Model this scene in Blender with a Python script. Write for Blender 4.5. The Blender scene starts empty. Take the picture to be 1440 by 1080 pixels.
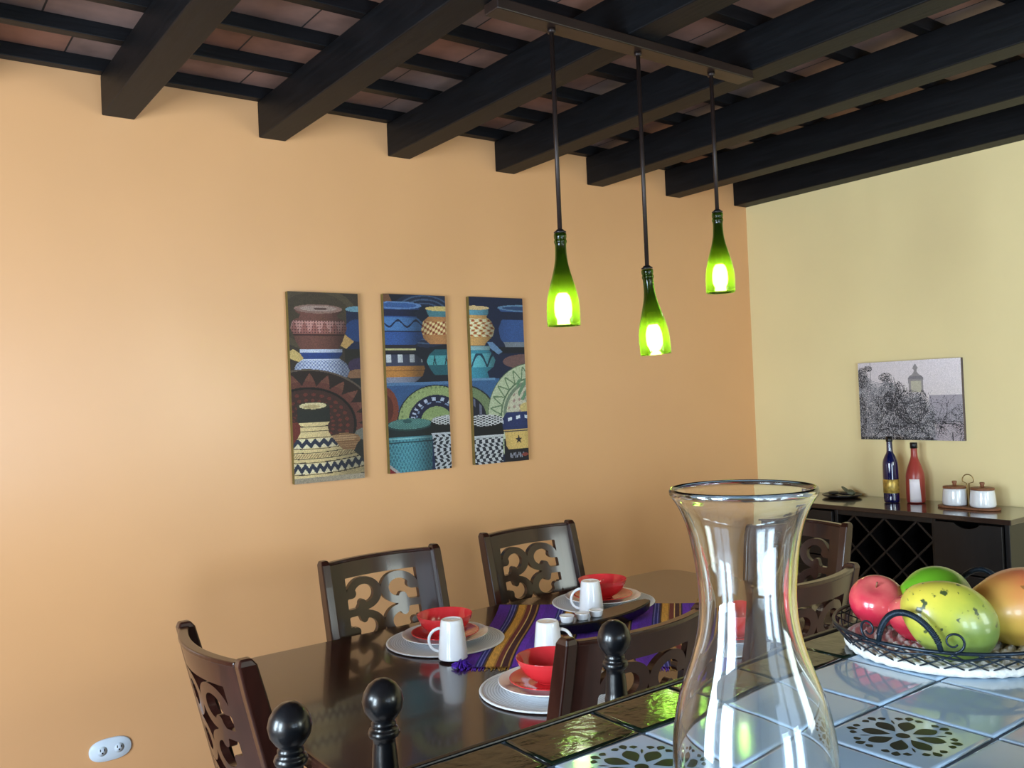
import bpy, math, random
import numpy as np
from mathutils import Vector, Matrix
random.seed(7)
rng = np.random.RandomState(5)
SC = bpy.context.scene
COL = SC.collection
EYE = 1.47          # eye height above the floor

# ------------------------------------------------------------------ camera
cam_d = bpy.data.cameras.new('camera'); cam = bpy.data.objects.new('camera', cam_d); COL.objects.link(cam)
yaw, pitch, roll = 0.9351, 0.0121, -0.0417
fw = Vector((math.cos(pitch)*math.cos(yaw), math.cos(pitch)*math.sin(yaw), math.sin(pitch)))
rt = fw.cross(Vector((0, 0, 1))).normalized(); up = rt.cross(fw)
r2 = math.cos(roll)*rt + math.sin(roll)*up; u2 = -math.sin(roll)*rt + math.cos(roll)*up
cam.matrix_world = Matrix(((r2.x, u2.x, -fw.x, -4.0389), (r2.y, u2.y, -fw.y, -3.1811), (r2.z, u2.z, -fw.z, EYE), (0, 0, 0, 1)))
cam_d.sensor_width = 36; cam_d.lens = 36*1236.96/1440; cam_d.clip_start = 0.02
SC.camera = cam

# ------------------------------------------------------------------ view, world, window light
SC.view_settings.view_transform = 'Standard'; SC.view_settings.look = 'None'
SC.view_settings.exposure = 0.38; SC.view_settings.gamma = 1.0; SC.view_settings.use_curve_mapping = False
W = bpy.data.worlds.new('sky'); SC.world = W; W.use_nodes = True
wn = W.node_tree.nodes; bg = wn['Background']
bg.inputs['Color'].default_value = (0.62, 0.8, 1.0, 1); bg.inputs['Strength'].default_value = 3.0

def area(name, loc, target, sx, sy, power, color):
    d = bpy.data.lights.new(name, 'AREA'); d.shape = 'RECTANGLE'; d.size = sx; d.size_y = sy
    d.energy = power; d.color = color
    o = bpy.data.objects.new(name, d); COL.objects.link(o); o.location = loc
    o.rotation_euler = (Vector(target)-Vector(loc)).to_track_quat('-Z', 'Y').to_euler()
    return o
# daylight standing in the two openings of the room: the window in the left wall and the patio door behind the camera
for py in (-2.82, -1.86):
    area('window_daylight', (-5.56, py, 1.30), (0, py, 1.0), .6, 1.15, 60, (0.72, 0.88, 1.0))
area('kitchen_daylight', (-1.4, -5.16, 1.6), (-1.4, 0, 1.6), .9, 1.0, 24, (0.92, 1.0, 0.86))
for px in (-3.75, -3.0):
    area('patio_daylight', (px, -5.16, .70), (px, 0, .50), .42, 1.3, 24, (0.66, 0.84, 1.0))

# ------------------------------------------------------------------ materials
def srgb(c):
    c = np.asarray(c, float)/255.0
    return np.where(c <= 0.04045, c/12.92, ((c+0.055)/1.055)**2.4)

def mat(name, rgb, rough=0.5, var=0.15, scale=8.0, stretch=(1, 1, 1), metal=0.0, coat=0.0, bump=0.0, spec=0.5, trans=0.0, ior=1.45, sheen=0.0):
    m = bpy.data.materials.new(name); m.use_nodes = True
    nt = m.node_tree; b = nt.nodes['Principled BSDF']
    lin = srgb(rgb)
    tc = nt.nodes.new('ShaderNodeTexCoord'); mp = nt.nodes.new('ShaderNodeMapping'); mp.inputs['Scale'].default_value = stretch
    nz = nt.nodes.new('ShaderNodeTexNoise'); nz.inputs['Scale'].default_value = scale; nz.inputs['Detail'].default_value = 4
    nt.links.new(tc.outputs['Object'], mp.inputs['Vector']); nt.links.new(mp.outputs[0], nz.inputs['Vector'])
    cr = nt.nodes.new('ShaderNodeValToRGB')
    cr.color_ramp.elements[0].position = 0.3; cr.color_ramp.elements[1].position = 0.7
    cr.color_ramp.elements[0].color = (*(lin*(1-var)), 1); cr.color_ramp.elements[1].color = (*np.minimum(lin*(1+var), 1), 1)
    nt.links.new(nz.outputs['Fac'], cr.inputs['Fac']); nt.links.new(cr.outputs['Color'], b.inputs['Base Color'])
    b.inputs['Roughness'].default_value = rough; b.inputs['Metallic'].default_value = metal
    b.inputs['Coat Weight'].default_value = coat; b.inputs['Coat Roughness'].default_value = 0.06
    b.inputs['Specular IOR Level'].default_value = spec; b.inputs['Transmission Weight'].default_value = trans; b.inputs['IOR'].default_value = ior
    b.inputs['Sheen Weight'].default_value = sheen
    if bump:
        bp = nt.nodes.new('ShaderNodeBump'); bp.inputs['Strength'].default_value = bump; bp.inputs['Distance'].default_value = 0.004
        nt.links.new(nz.outputs['Fac'], bp.inputs['Height']); nt.links.new(bp.outputs[0], b.inputs['Normal'])
    return m

def attr_mat(name, rough=0.6, bump=0.0, coat=0.0):
    m = bpy.data.materials.new(name); m.use_nodes = True; nt = m.node_tree; b = nt.nodes['Principled BSDF']
    a = nt.nodes.new('ShaderNodeAttribute'); a.attribute_name = 'paint'
    nt.links.new(a.outputs['Color'], b.inputs['Base Color']); b.inputs['Roughness'].default_value = rough
    b.inputs['Coat Weight'].default_value = coat
    nz = nt.nodes.new('ShaderNodeTexNoise'); nz.inputs['Scale'].default_value = 900
    bp = nt.nodes.new('ShaderNodeBump'); bp.inputs['Strength'].default_value = bump; bp.inputs['Distance'].default_value = 0.001
    nt.links.new(nz.outputs['Fac'], bp.inputs['Height']); nt.links.new(bp.outputs[0], b.inputs['Normal'])
    return m

M = {}
M['wall_orange'] = mat('orange_plaster', (220, 166, 116), 0.34, 0.02, 2.5, bump=0.05, spec=0.9)
M['wall_cream'] = mat('cream_plaster', (238, 218, 164), 0.55, 0.02, 2.5, bump=0.05)
M['floor'] = mat('clay_floor', (176, 166, 160), 0.35, 0.15, 4)
M['beam'] = mat('black_stained_wood', (15, 16, 19), 0.5, 0.35, 6, (12, 1, 12), bump=0.25, spec=0.22)
M['batten'] = mat('black_stained_batten', (16, 16, 19), 0.5, 0.3, 8, (1, 12, 12), bump=0.2, spec=0.3)
M['mortar'] = mat('lime_mortar', (150, 140, 130), 0.9, 0.2, 30)
M['espresso'] = mat('espresso_wood', (44, 27, 23), 0.2, 0.3, 5, (1, 10, 1), coat=0.6)
M['table'] = mat('espresso_table_wood', (50, 28, 22), 0.2, 0.3, 4, (1, 9, 1), coat=0.5)
M['chair'] = mat('walnut_chair_wood', (44, 20, 15), 0.25, 0.3, 6, (8, 8, 1), coat=0.28)
M['chair_seat'] = mat('brown_leather', (60, 40, 32), 0.4, 0.2, 40, bump=0.15)
M['buffet'] = mat('black_brown_wood', (18, 15, 15), 0.35, 0.3, 6, (1, 8, 1), coat=0.1)
M['buffet_top'] = mat('polished_dark_wood', (48, 34, 28), 0.18, 0.25, 5, (6, 1, 1), coat=0.7)
M['iron'] = mat('black_lacquer', (12, 14, 18), 0.3, 0.3, 60, coat=0.25, bump=0.12)
M['rod'] = mat('bronze_rod', (40, 30, 28), 0.4, 0.2, 20, metal=0.4)
M['bar_wood'] = mat('dark_canopy_wood', (36, 25, 21), 0.4, 0.3, 6, (1, 10, 1))
M['white_china'] = mat('white_glazed_china', (236, 238, 242), 0.12, 0.01, 6, coat=0.6)
M['red_ceramic'] = mat('red_glazed_ceramic', (216, 52, 58), 0.16, 0.04, 6, coat=0.6)
M['mat_rim'] = mat('white_braid', (226, 228, 230), 0.8, 0.06, 200, bump=0.5)
M['tile_white'] = mat('white_glaze', (172, 200, 226), 0.10, 0.03, 9, coat=0.6, bump=0.02)
M['tile_green'] = mat('dark_green_glaze', (10, 26, 18), 0.13, 0.5, 30, coat=0.2, bump=0.35)
M['tile_ink'] = mat('green_ink_glaze', (6, 36, 32), 0.3, 0.3, 30, spec=0.3)
M['grout'] = mat('blue_grey_grout', (92, 108, 124), 0.7, 0.1, 60)
M['edge'] = mat('black_counter_edge', (18, 16, 16), 0.3, 0.3, 10)
M['wire'] = mat('blue_black_wire', (34, 46, 58), 0.35, 0.3, 60, metal=0.5)
M['rope'] = mat('whitewashed_rope', (224, 224, 220), 0.8, 0.15, 150, bump=0.5)
M['plate_dark'] = mat('dark_stoneware', (36, 32, 32), 0.3, 0.2, 20)
M['leafy'] = mat('grey_green_stone', (96, 98, 74), 0.5, 0.4, 60)
M['blue_glass'] = mat('cobalt_glass', (10, 16, 66), 0.08, 0.2, 12, coat=0.8)
M['gold'] = mat('gold_label', (176, 146, 70), 0.35, 0.45, 60, metal=0.4)
M['red_bottle'] = mat('red_frosted_bottle', (158, 58, 50), 0.3, 0.1, 12)
M['paper'] = mat('white_paper', (242, 232, 236), 0.6, 0.01, 10)
M['black'] = mat('black_plastic', (14, 14, 15), 0.35, 0.1, 20)
M['wood_light'] = mat('brown_wood', (132, 84, 56), 0.5, 0.2, 20, (1, 6, 1))
M['brass'] = mat('brass_wire', (150, 120, 70), 0.3, 0.1, 20, metal=0.9)
M['outlet'] = mat('white_plastic', (214, 228, 244), 0.3, 0.01, 5)
M['frame'] = mat('white_window_frame', (220, 220, 216), 0.5, 0.02, 5)
M['purple'] = mat('purple_yarn', (82, 34, 170), 0.9, 0.3, 120)
M['gold_yarn'] = mat('gold_yarn', (150, 110, 40), 0.9, 0.4, 120)
M['canvas_side'] = mat('canvas_edge', (110, 94, 46), 0.8, 0.15, 40)
M['print_side'] = mat('print_edge', (96, 84, 84), 0.7, 0.2, 40)
M['print'] = attr_mat('printed_canvas', 0.65, 0.2)
M['cloth'] = attr_mat('woven_cloth', 0.95, 0.6)

def glass(name, rgb, rough=0.0, ior=1.5):
    m = bpy.data.materials.new(name); m.use_nodes = True; b = m.node_tree.nodes['Principled BSDF']
    b.inputs['Base Color'].default_value = (*srgb(rgb), 1); b.inputs['Transmission Weight'].default_value = 1
    b.inputs['Roughness'].default_value = rough; b.inputs['IOR'].default_value = ior
    return m
M['glass'] = glass('clear_glass', (250, 254, 255))
def green_glass():
    m = bpy.data.materials.new('green_bottle_glass'); m.use_nodes = True; nt = m.node_tree; b = nt.nodes['Principled BSDF']
    b.inputs['Base Color'].default_value = (*srgb((88, 126, 44)), 1); b.inputs['Transmission Weight'].default_value = 1
    b.inputs['Roughness'].default_value = 0.12; b.inputs['IOR'].default_value = 1.35
    t = nt.nodes.new('ShaderNodeBsdfTranslucent'); t.inputs['Color'].default_value = (*srgb((170, 205, 50)), 1)
    mx = nt.nodes.new('ShaderNodeMixShader'); mx.inputs[0].default_value = 0.10
    out = nt.nodes['Material Output']
    nt.links.new(b.outputs[0], mx.inputs[1]); nt.links.new(t.outputs[0], mx.inputs[2]); nt.links.new(mx.outputs[0], out.inputs['Surface'])
    return m
M['green_glass'] = green_glass()
def emis(name, col, s):
    m = bpy.data.materials.new(name); m.use_nodes = True; b = m.node_tree.nodes['Principled BSDF']
    b.inputs['Emission Color'].default_value = (*col, 1); b.inputs['Emission Strength'].default_value = s
    return m
M['bulb'] = emis('lit_bulb', (1.0, 0.95, 0.8), 55)

def ceiling_tile_mat():
    m = bpy.data.materials.new('clay_ceiling_tiles'); m.use_nodes = True; nt = m.node_tree; b = nt.nodes['Principled BSDF']
    tc = nt.nodes.new('ShaderNodeTexCoord'); br = nt.nodes.new('ShaderNodeTexBrick')
    br.inputs['Scale'].default_value = 1; br.inputs['Brick Width'].default_value = 0.29; br.inputs['Row Height'].default_value = 0.275
    br.inputs['Mortar Size'].default_value = 0.003; br.offset = 0.37; br.inputs['Bias'].default_value = 0.1
    br.inputs['Color1'].default_value = (*srgb((150, 104, 84)), 1); br.inputs['Color2'].default_value = (*srgb((128, 110, 106)), 1)
    br.inputs['Mortar'].default_value = (*srgb((34, 30, 30)), 1)
    nz = nt.nodes.new('ShaderNodeTexNoise'); nz.inputs['Scale'].default_value = 5; nz.inputs['Detail'].default_value = 8
    mx = nt.nodes.new('ShaderNodeMix'); mx.data_type = 'RGBA'; mx.blend_type = 'MULTIPLY'; mx.inputs[0].default_value = 0.8
    cr = nt.nodes.new('ShaderNodeValToRGB'); cr.color_ramp.elements[0].position = 0.3; cr.color_ramp.elements[1].position = 0.7
    cr.color_ramp.elements[0].color = (.45, .42, .42, 1); cr.color_ramp.elements[1].color = (1.3, 1.25, 1.25, 1)
    nt.links.new(tc.outputs['Object'], br.inputs['Vector']); nt.links.new(tc.outputs['Object'], nz.inputs['Vector'])
    nt.links.new(nz.outputs['Fac'], cr.inputs[0]); nt.links.new(br.outputs['Color'], mx.inputs[6]); nt.links.new(cr.outputs[0], mx.inputs[7])
    nt.links.new(mx.outputs[2], b.inputs['Base Color']); b.inputs['Roughness'].default_value = 0.75
    return m
M['ceiling_tile'] = ceiling_tile_mat()

def mat_weave():
    m = bpy.data.materials.new('grey_woven_mat'); m.use_nodes = True; nt = m.node_tree; b = nt.nodes['Principled BSDF']
    tc = nt.nodes.new('ShaderNodeTexCoord'); w = nt.nodes.new('ShaderNodeTexWave'); w.wave_type = 'RINGS'; w.rings_direction = 'Z'
    w.inputs['Scale'].default_value = 45; w.inputs['Distortion'].default_value = 1.5; w.inputs['Detail Scale'].default_value = 60
    cr = nt.nodes.new('ShaderNodeValToRGB'); cr.color_ramp.elements[0].color = (*srgb((188, 193, 200)), 1); cr.color_ramp.elements[1].color = (*srgb((222, 226, 232)), 1)
    bp = nt.nodes.new('ShaderNodeBump'); bp.inputs['Distance'].default_value = 0.001; bp.inputs['Strength'].default_value = 0.5
    nt.links.new(tc.outputs['Object'], w.inputs['Vector']); nt.links.new(w.outputs['Fac'], cr.inputs[0]); nt.links.new(cr.outputs[0], b.inputs['Base Color'])
    nt.links.new(w.outputs['Fac'], bp.inputs['Height']); nt.links.new(bp.outputs[0], b.inputs['Normal']); b.inputs['Roughness'].default_value = 0.75
    return m
M['mat_weave'] = mat_weave()

def fruit_mat(name, stops, axis, noise=0.25, scale=14, spots=None, rough=0.3):
    """colour runs along one direction of the fruit, broken up by noise"""
    m = bpy.data.materials.new(name); m.use_nodes = True; nt = m.node_tree; b = nt.nodes['Principled BSDF']
    tc = nt.nodes.new('ShaderNodeTexCoord'); dt = nt.nodes.new('ShaderNodeVectorMath'); dt.operation = 'DOT_PRODUCT'
    dt.inputs[1].default_value = axis
    nz = nt.nodes.new('ShaderNodeTexNoise'); nz.inputs['Scale'].default_value = scale; nz.inputs['Detail'].default_value = 5
    ma = nt.nodes.new('ShaderNodeMath'); ma.operation = 'MULTIPLY_ADD'; ma.inputs[1].default_value = noise; ma.inputs[2].default_value = 0.5-noise/2
    ad = nt.nodes.new('ShaderNodeMath'); ad.operation = 'ADD'
    cr = nt.nodes.new('ShaderNodeValToRGB')
    while len(cr.color_ramp.elements) < len(stops): cr.color_ramp.elements.new(0.5)
    for e, (p, c) in zip(cr.color_ramp.elements, stops): e.position = p; e.color = (*srgb(c), 1)
    nt.links.new(tc.outputs['Object'], dt.inputs[0]); nt.links.new(tc.outputs['Object'], nz.inputs['Vector'])
    nt.links.new(nz.outputs['Fac'], ma.inputs[0]); nt.links.new(dt.outputs['Value'], ad.inputs[0]); nt.links.new(ma.outputs[0], ad.inputs[1])
    nt.links.new(ad.outputs[0], cr.inputs[0])
    last = cr.outputs[0]
    if spots:
        n2 = nt.nodes.new('ShaderNodeTexNoise'); n2.inputs['Scale'].default_value = spots[0]; n2.inputs['Detail'].default_value = 3
        c2 = nt.nodes.new('ShaderNodeValToRGB'); c2.color_ramp.elements[0].position = spots[1]; c2.color_ramp.elements[1].position = spots[1]+0.05
        c2.color_ramp.elements[0].color = (0, 0, 0, 1); c2.color_ramp.elements[1].color = (1, 1, 1, 1)
        mx = nt.nodes.new('ShaderNodeMix'); mx.data_type = 'RGBA'; mx.inputs[7].default_value = (*srgb(spots[2]), 1)
        nt.links.new(tc.outputs['Object'], n2.inputs['Vector']); nt.links.new(n2.outputs['Fac'], c2.inputs[0]); nt.links.new(c2.outputs[0], mx.inputs[0])
        nt.links.new(last, mx.inputs[6]); last = mx.outputs[2]
    nt.links.new(last, b.inputs['Base Color']); b.inputs['Roughness'].default_value = rough; b.inputs['Coat Weight'].default_value = 0.3
    return m

# ------------------------------------------------------------------ mesh builder
class MB:
    def __init__(s): s.v = []; s.f = []; s.m = []; s.sm = []
    def add(s, verts, faces, mi=0, smooth=False):
        o = len(s.v); s.v += [tuple(v) for v in verts]
        for f in faces: s.f.append(tuple(i+o for i in f)); s.m.append(mi); s.sm.append(smooth)
        return s
    def box(s, x0, x1, y0, y1, z0, z1, mi=0, T=None):
        v = [Vector((x, y, z)) for z in (z0, z1) for y in (y0, y1) for x in (x0, x1)]
        if T is not None: v = [T @ p for p in v]
        return s.add(v, [(0, 2, 3, 1), (4, 5, 7, 6), (0, 1, 5, 4), (2, 6, 7, 3), (0, 4, 6, 2), (1, 3, 7, 5)], mi)
    def lathe(s, prof, seg=40, c=(0, 0, 0), mi=0, T=None, smooth=True, sx=1, sy=1):
        v = []; f = []; n = len(prof)
        for j in range(seg):
            a = 2*math.pi*j/seg
            for r, z in prof: v.append(Vector((c[0]+r*math.cos(a)*sx, c[1]+r*math.sin(a)*sy, c[2]+z)))
        if T is not None: v = [T @ p for p in v]
        for j in range(seg):
            k = (j+1) % seg
            for i in range(n-1):
                if prof[i][0] < 1e-7 and prof[i+1][0] < 1e-7: continue
                f.append((j*n+i, k*n+i, k*n+i+1, j*n+i+1))
        return s.add(v, f, mi, smooth)
    def tube(s, pts, r, seg=8, closed=False, mi=0):
        pts = [Vector(p) for p in pts]; n = len(pts); v = []; f = []
        up0 = None
        for i, p in enumerate(pts):
            if closed: t = (pts[(i+1) % n]-pts[i-1])
            else: t = pts[min(i+1, n-1)]-pts[max(i-1, 0)]
            t.normalize()
            if up0 is None: up0 = Vector((0, 0, 1)) if abs(t.z) < 0.9 else Vector((1, 0, 0))
            a = t.cross(up0)
            if a.length < 1e-5: a = t.orthogonal()
            a.normalize(); b = a.cross(t).normalized(); up0 = b
            rr = r[i] if isinstance(r, (list, tuple)) else r
            for j in range(seg):
                q = 2*math.pi*j/seg; v.append(p+a*math.cos(q)*rr+b*math.sin(q)*rr)
        for i in range(n if closed else n-1):
            k = (i+1) % n
            for j in range(seg):
                l = (j+1) % seg; f.append((i*seg+j, i*seg+l, k*seg+l, k*seg+j))
        if not closed: f.append(tuple(range(seg-1, -1, -1))); f.append(tuple((n-1)*seg+j for j in range(seg)))
        return s.add(v, f, mi, True)
    def sweep(s, path, prof, mi=0, smooth=False):
        """constant cross-section lists (each a ring of Vectors) joined in order, capped"""
        n = len(prof[0]); v = [p for ring in prof for p in ring]; f = []
        for i in range(len(prof)-1):
            for j in range(n): f.append((i*n+j, i*n+(j+1) % n, (i+1)*n+(j+1) % n, (i+1)*n+j))
        f.append(tuple(range(n-1, -1, -1))); f.append(tuple((len(prof)-1)*n+j for j in range(n)))
        return s.add(v, f, mi, smooth)
    def prism(s, poly, z0, z1, mi=0, smooth=False):
        n = len(poly); v = [(x, y, z0) for x, y in poly]+[(x, y, z1) for x, y in poly]
        f = [tuple(range(n-1, -1, -1)), tuple(range(n, 2*n))]+[(i, (i+1) % n, n+(i+1) % n, n+i) for i in range(n)]
        return s.add(v, f, mi, smooth)
    def build(s, name, mats, parent=None, bevel=0.0, bseg=2):
        me = bpy.data.meshes.new(name); me.from_pydata(s.v, [], s.f)
        if not isinstance(mats, (list, tuple)): mats = [mats]
        for m_ in mats: me.materials.append(m_)
        me.polygons.foreach_set('material_index', s.m); me.polygons.foreach_set('use_smooth', s.sm); me.update()
        o = bpy.data.objects.new(name, me); COL.objects.link(o)
        if parent is not None: o.parent = parent
        if bevel:
            b = o.modifiers.new('bevel', 'BEVEL'); b.width = bevel; b.segments = bseg; b.limit_method = 'ANGLE'; b.angle_limit = math.radians(40)
        return o

def tag(o, label=None, cat=None, group=None, kind=None):
    if label: o['label'] = label
    if cat: o['category'] = cat
    if group: o['group'] = group
    if kind: o['kind'] = kind
    return o
def thing(name, loc=(0, 0, 0), rz=0.0, label=None, cat=None, group=None, kind=None):
    o = bpy.data.objects.new(name, None); COL.objects.link(o); o.location = loc; o.rotation_euler = (0, 0, rz); o.empty_display_size = 0.05
    return tag(o, label, cat, group, kind)
def copy_tree(o, parent=None):
    kids = list(o.children); c = o.copy(); COL.objects.link(c); c.parent = parent
    for k in kids: copy_tree(k, c)
    return c
def recalc(o):
    import bmesh
    bm = bmesh.new(); bm.from_mesh(o.data); bmesh.ops.remove_doubles(bm, verts=bm.verts, dist=1e-6)
    bmesh.ops.recalc_face_normals(bm, faces=bm.faces); bm.to_mesh(o.data); bm.free(); return o
def Z(z): return z+EYE

# ------------------------------------------------------------------ the room
XL, YB = -5.6, -5.2
CE = Z(1.18)
fl = MB().box(XL, 0.1, YB, 0.1, -0.05, 0).build('floor', M['floor']); tag(fl, kind='structure')
wa = MB().box(XL-0.12, 0.12, 0, 0.12, 0, CE+0.1).build('wall_back', M['wall_orange']); tag(wa, kind='structure')
wb = MB().box(0, 0.12, YB, 0, 0, CE+0.1).build('wall_right', M['wall_cream']); tag(wb, kind='structure')
mb = MB()   # left wall with its window opening y -3.3..-1.4
wy0, wy1, wz0, wz1 = -3.3, -1.4, 0.80, 2.10
mb.box(XL-0.12, XL, YB, wy0, 0, CE+0.1).box(XL-0.12, XL, wy1, 0, 0, CE+0.1).box(XL-0.12, XL, wy0, wy1, 0, wz0).box(XL-0.12, XL, wy0, wy1, wz1, CE+0.1)
wl = mb.build('wall_left', M['wall_orange']); tag(wl, kind='structure')
dx0, dx1, dz1 = -4.2, -2.5, 2.15
mb = MB().box(XL, dx0, YB-0.12, YB, 0, CE+0.1).box(dx1, -2.0, YB-0.12, YB, 0, CE+0.1).box(-2.0, -.8, YB-0.12, YB, 0, 1.0).box(-2.0, -.8, YB-0.12, YB, 2.2, CE+0.1).box(-.8, 0.12, YB-0.12, YB, 0, CE+0.1).box(dx0, dx1, YB-0.12, YB, dz1, CE+0.1)
wk = mb.build('wall_front', M['wall_cream']); tag(wk, kind='structure')
w1 = thing('window_1', (XL-0.06, (wy0+wy1)/2, wz0), kind='structure')
mb = MB(); hw = .95; hh = wz1-wz0
mb.box(-.03, .03, -hw, -hw+.05, 0, hh).box(-.03, .03, hw-.05, hw, 0, hh).box(-.03, .03, -hw+.05, hw-.05, 0, .05).box(-.03, .03, -hw+.05, hw-.05, hh-.05, hh).box(-.02, .02, -.025, .025, .05, hh-.05)
mb.build('window_frame', M['frame'], w1)
w2 = thing('window_2', (-1.4, YB-0.06, 1.0), kind='structure')
mb = MB(); mb.box(-.6, -.55, -.03, .03, 0, 1.2).box(.55, .6, -.03, .03, 0, 1.2).box(-.55, .55, -.03, .03, 0, .05).box(-.55, .55, -.03, .03, 1.15, 1.2).box(-.02, .02, -.02, .02, .05, 1.15)
mb.build('window_frame', M['frame'], w2)
d1 = thing('door_1', ((dx0+dx1)/2, YB-0.06, 0), kind='structure')
mb = MB(); hw = .85
mb.box(-hw, -hw+.06, -.03, .03, 0, dz1).box(hw-.06, hw, -.03, .03, 0, dz1).box(-.05, .05, -.03, .03, .06, dz1-.06).box(-hw+.06, hw-.06, -.03, .03, 0, .06).box(-hw+.06, hw-.06, -.03, .03, dz1-.06, dz1)
mb.build('door_frame', M['frame'], d1)

ce = MB().box(XL, 0.0, YB, 0.0, CE, CE+0.1).build('ceiling', M['ceiling_tile']); tag(ce, kind='structure')
SP, BW = 0.5435, 0.105
for k in range(11):
    x1 = -SP*k
    b = MB().box(x1-BW, x1 if k else -0.001, YB+0.001, -0.001, Z(1.0), Z(1.1345)).build('beam', M['beam'], ce, bevel=0.004)
for k in range(19):
    y1 = -0.002 if k == 0 else -0.292-0.2755*(k-1)
    MB().box(XL+0.001, -0.001, y1-0.042, y1, Z(1.135), CE-0.0005).build('batten', M['batten'], ce, bevel=0.002)

# ------------------------------------------------------------------ pictures
class Pic:
    """small raster of a printed picture; u runs left to right, v top to bottom, both 0..1"""
    def __init__(s, w, h, bgc, asp):
        s.w, s.h, s.asp = w, h, asp
        s.V, s.U = np.meshgrid((np.arange(h)+.5)/h, (np.arange(w)+.5)/w, indexing='ij')
        s.a = np.zeros((h, w, 3)); s.a[:] = bgc
    def put(s, m, c, al=1.0): s.a[m] = s.a[m]*(1-al)+np.asarray(c, float)*al
    def ell(s, cu, cv, ru, rv): return ((s.U-cu)/ru)**2+((s.V-cv)/rv)**2 < 1
    def rect(s, u0, u1, v0, v1): return (s.U >= u0) & (s.U < u1) & (s.V >= v0) & (s.V < v1)
    def poly(s, pts):
        m = np.zeros(s.U.shape, bool); n = len(pts)
        for i in range(n):
            (x0, y0), (x1, y1) = pts[i], pts[(i+1) % n]
            if y0 == y1: continue
            c = ((y0 > s.V) != (y1 > s.V)) & (s.U < (x1-x0)*(s.V-y0)/(y1-y0)+x0); m ^= c
        return m
    def turned(s, cu, prof):
        """silhouette of a turned pot: prof = [(v, halfwidth)...]"""
        vs = [p[0] for p in prof]; ws = [p[1] for p in prof]
        w = np.interp(s.V, vs, ws, left=-1, right=-1); return np.abs(s.U-cu) < w
    def shade(s, m, cu, hw, k=0.35):
        x = np.clip((s.U-cu+hw*0.25)/hw, -1, 1); s.a[m] *= (1.12-k*x**2*1.3)[m][:, None]
    def noise(s, k): s.a = np.clip(s.a*(1+rng.randn(s.h, s.w, 1)*k), 0, 255)

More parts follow.
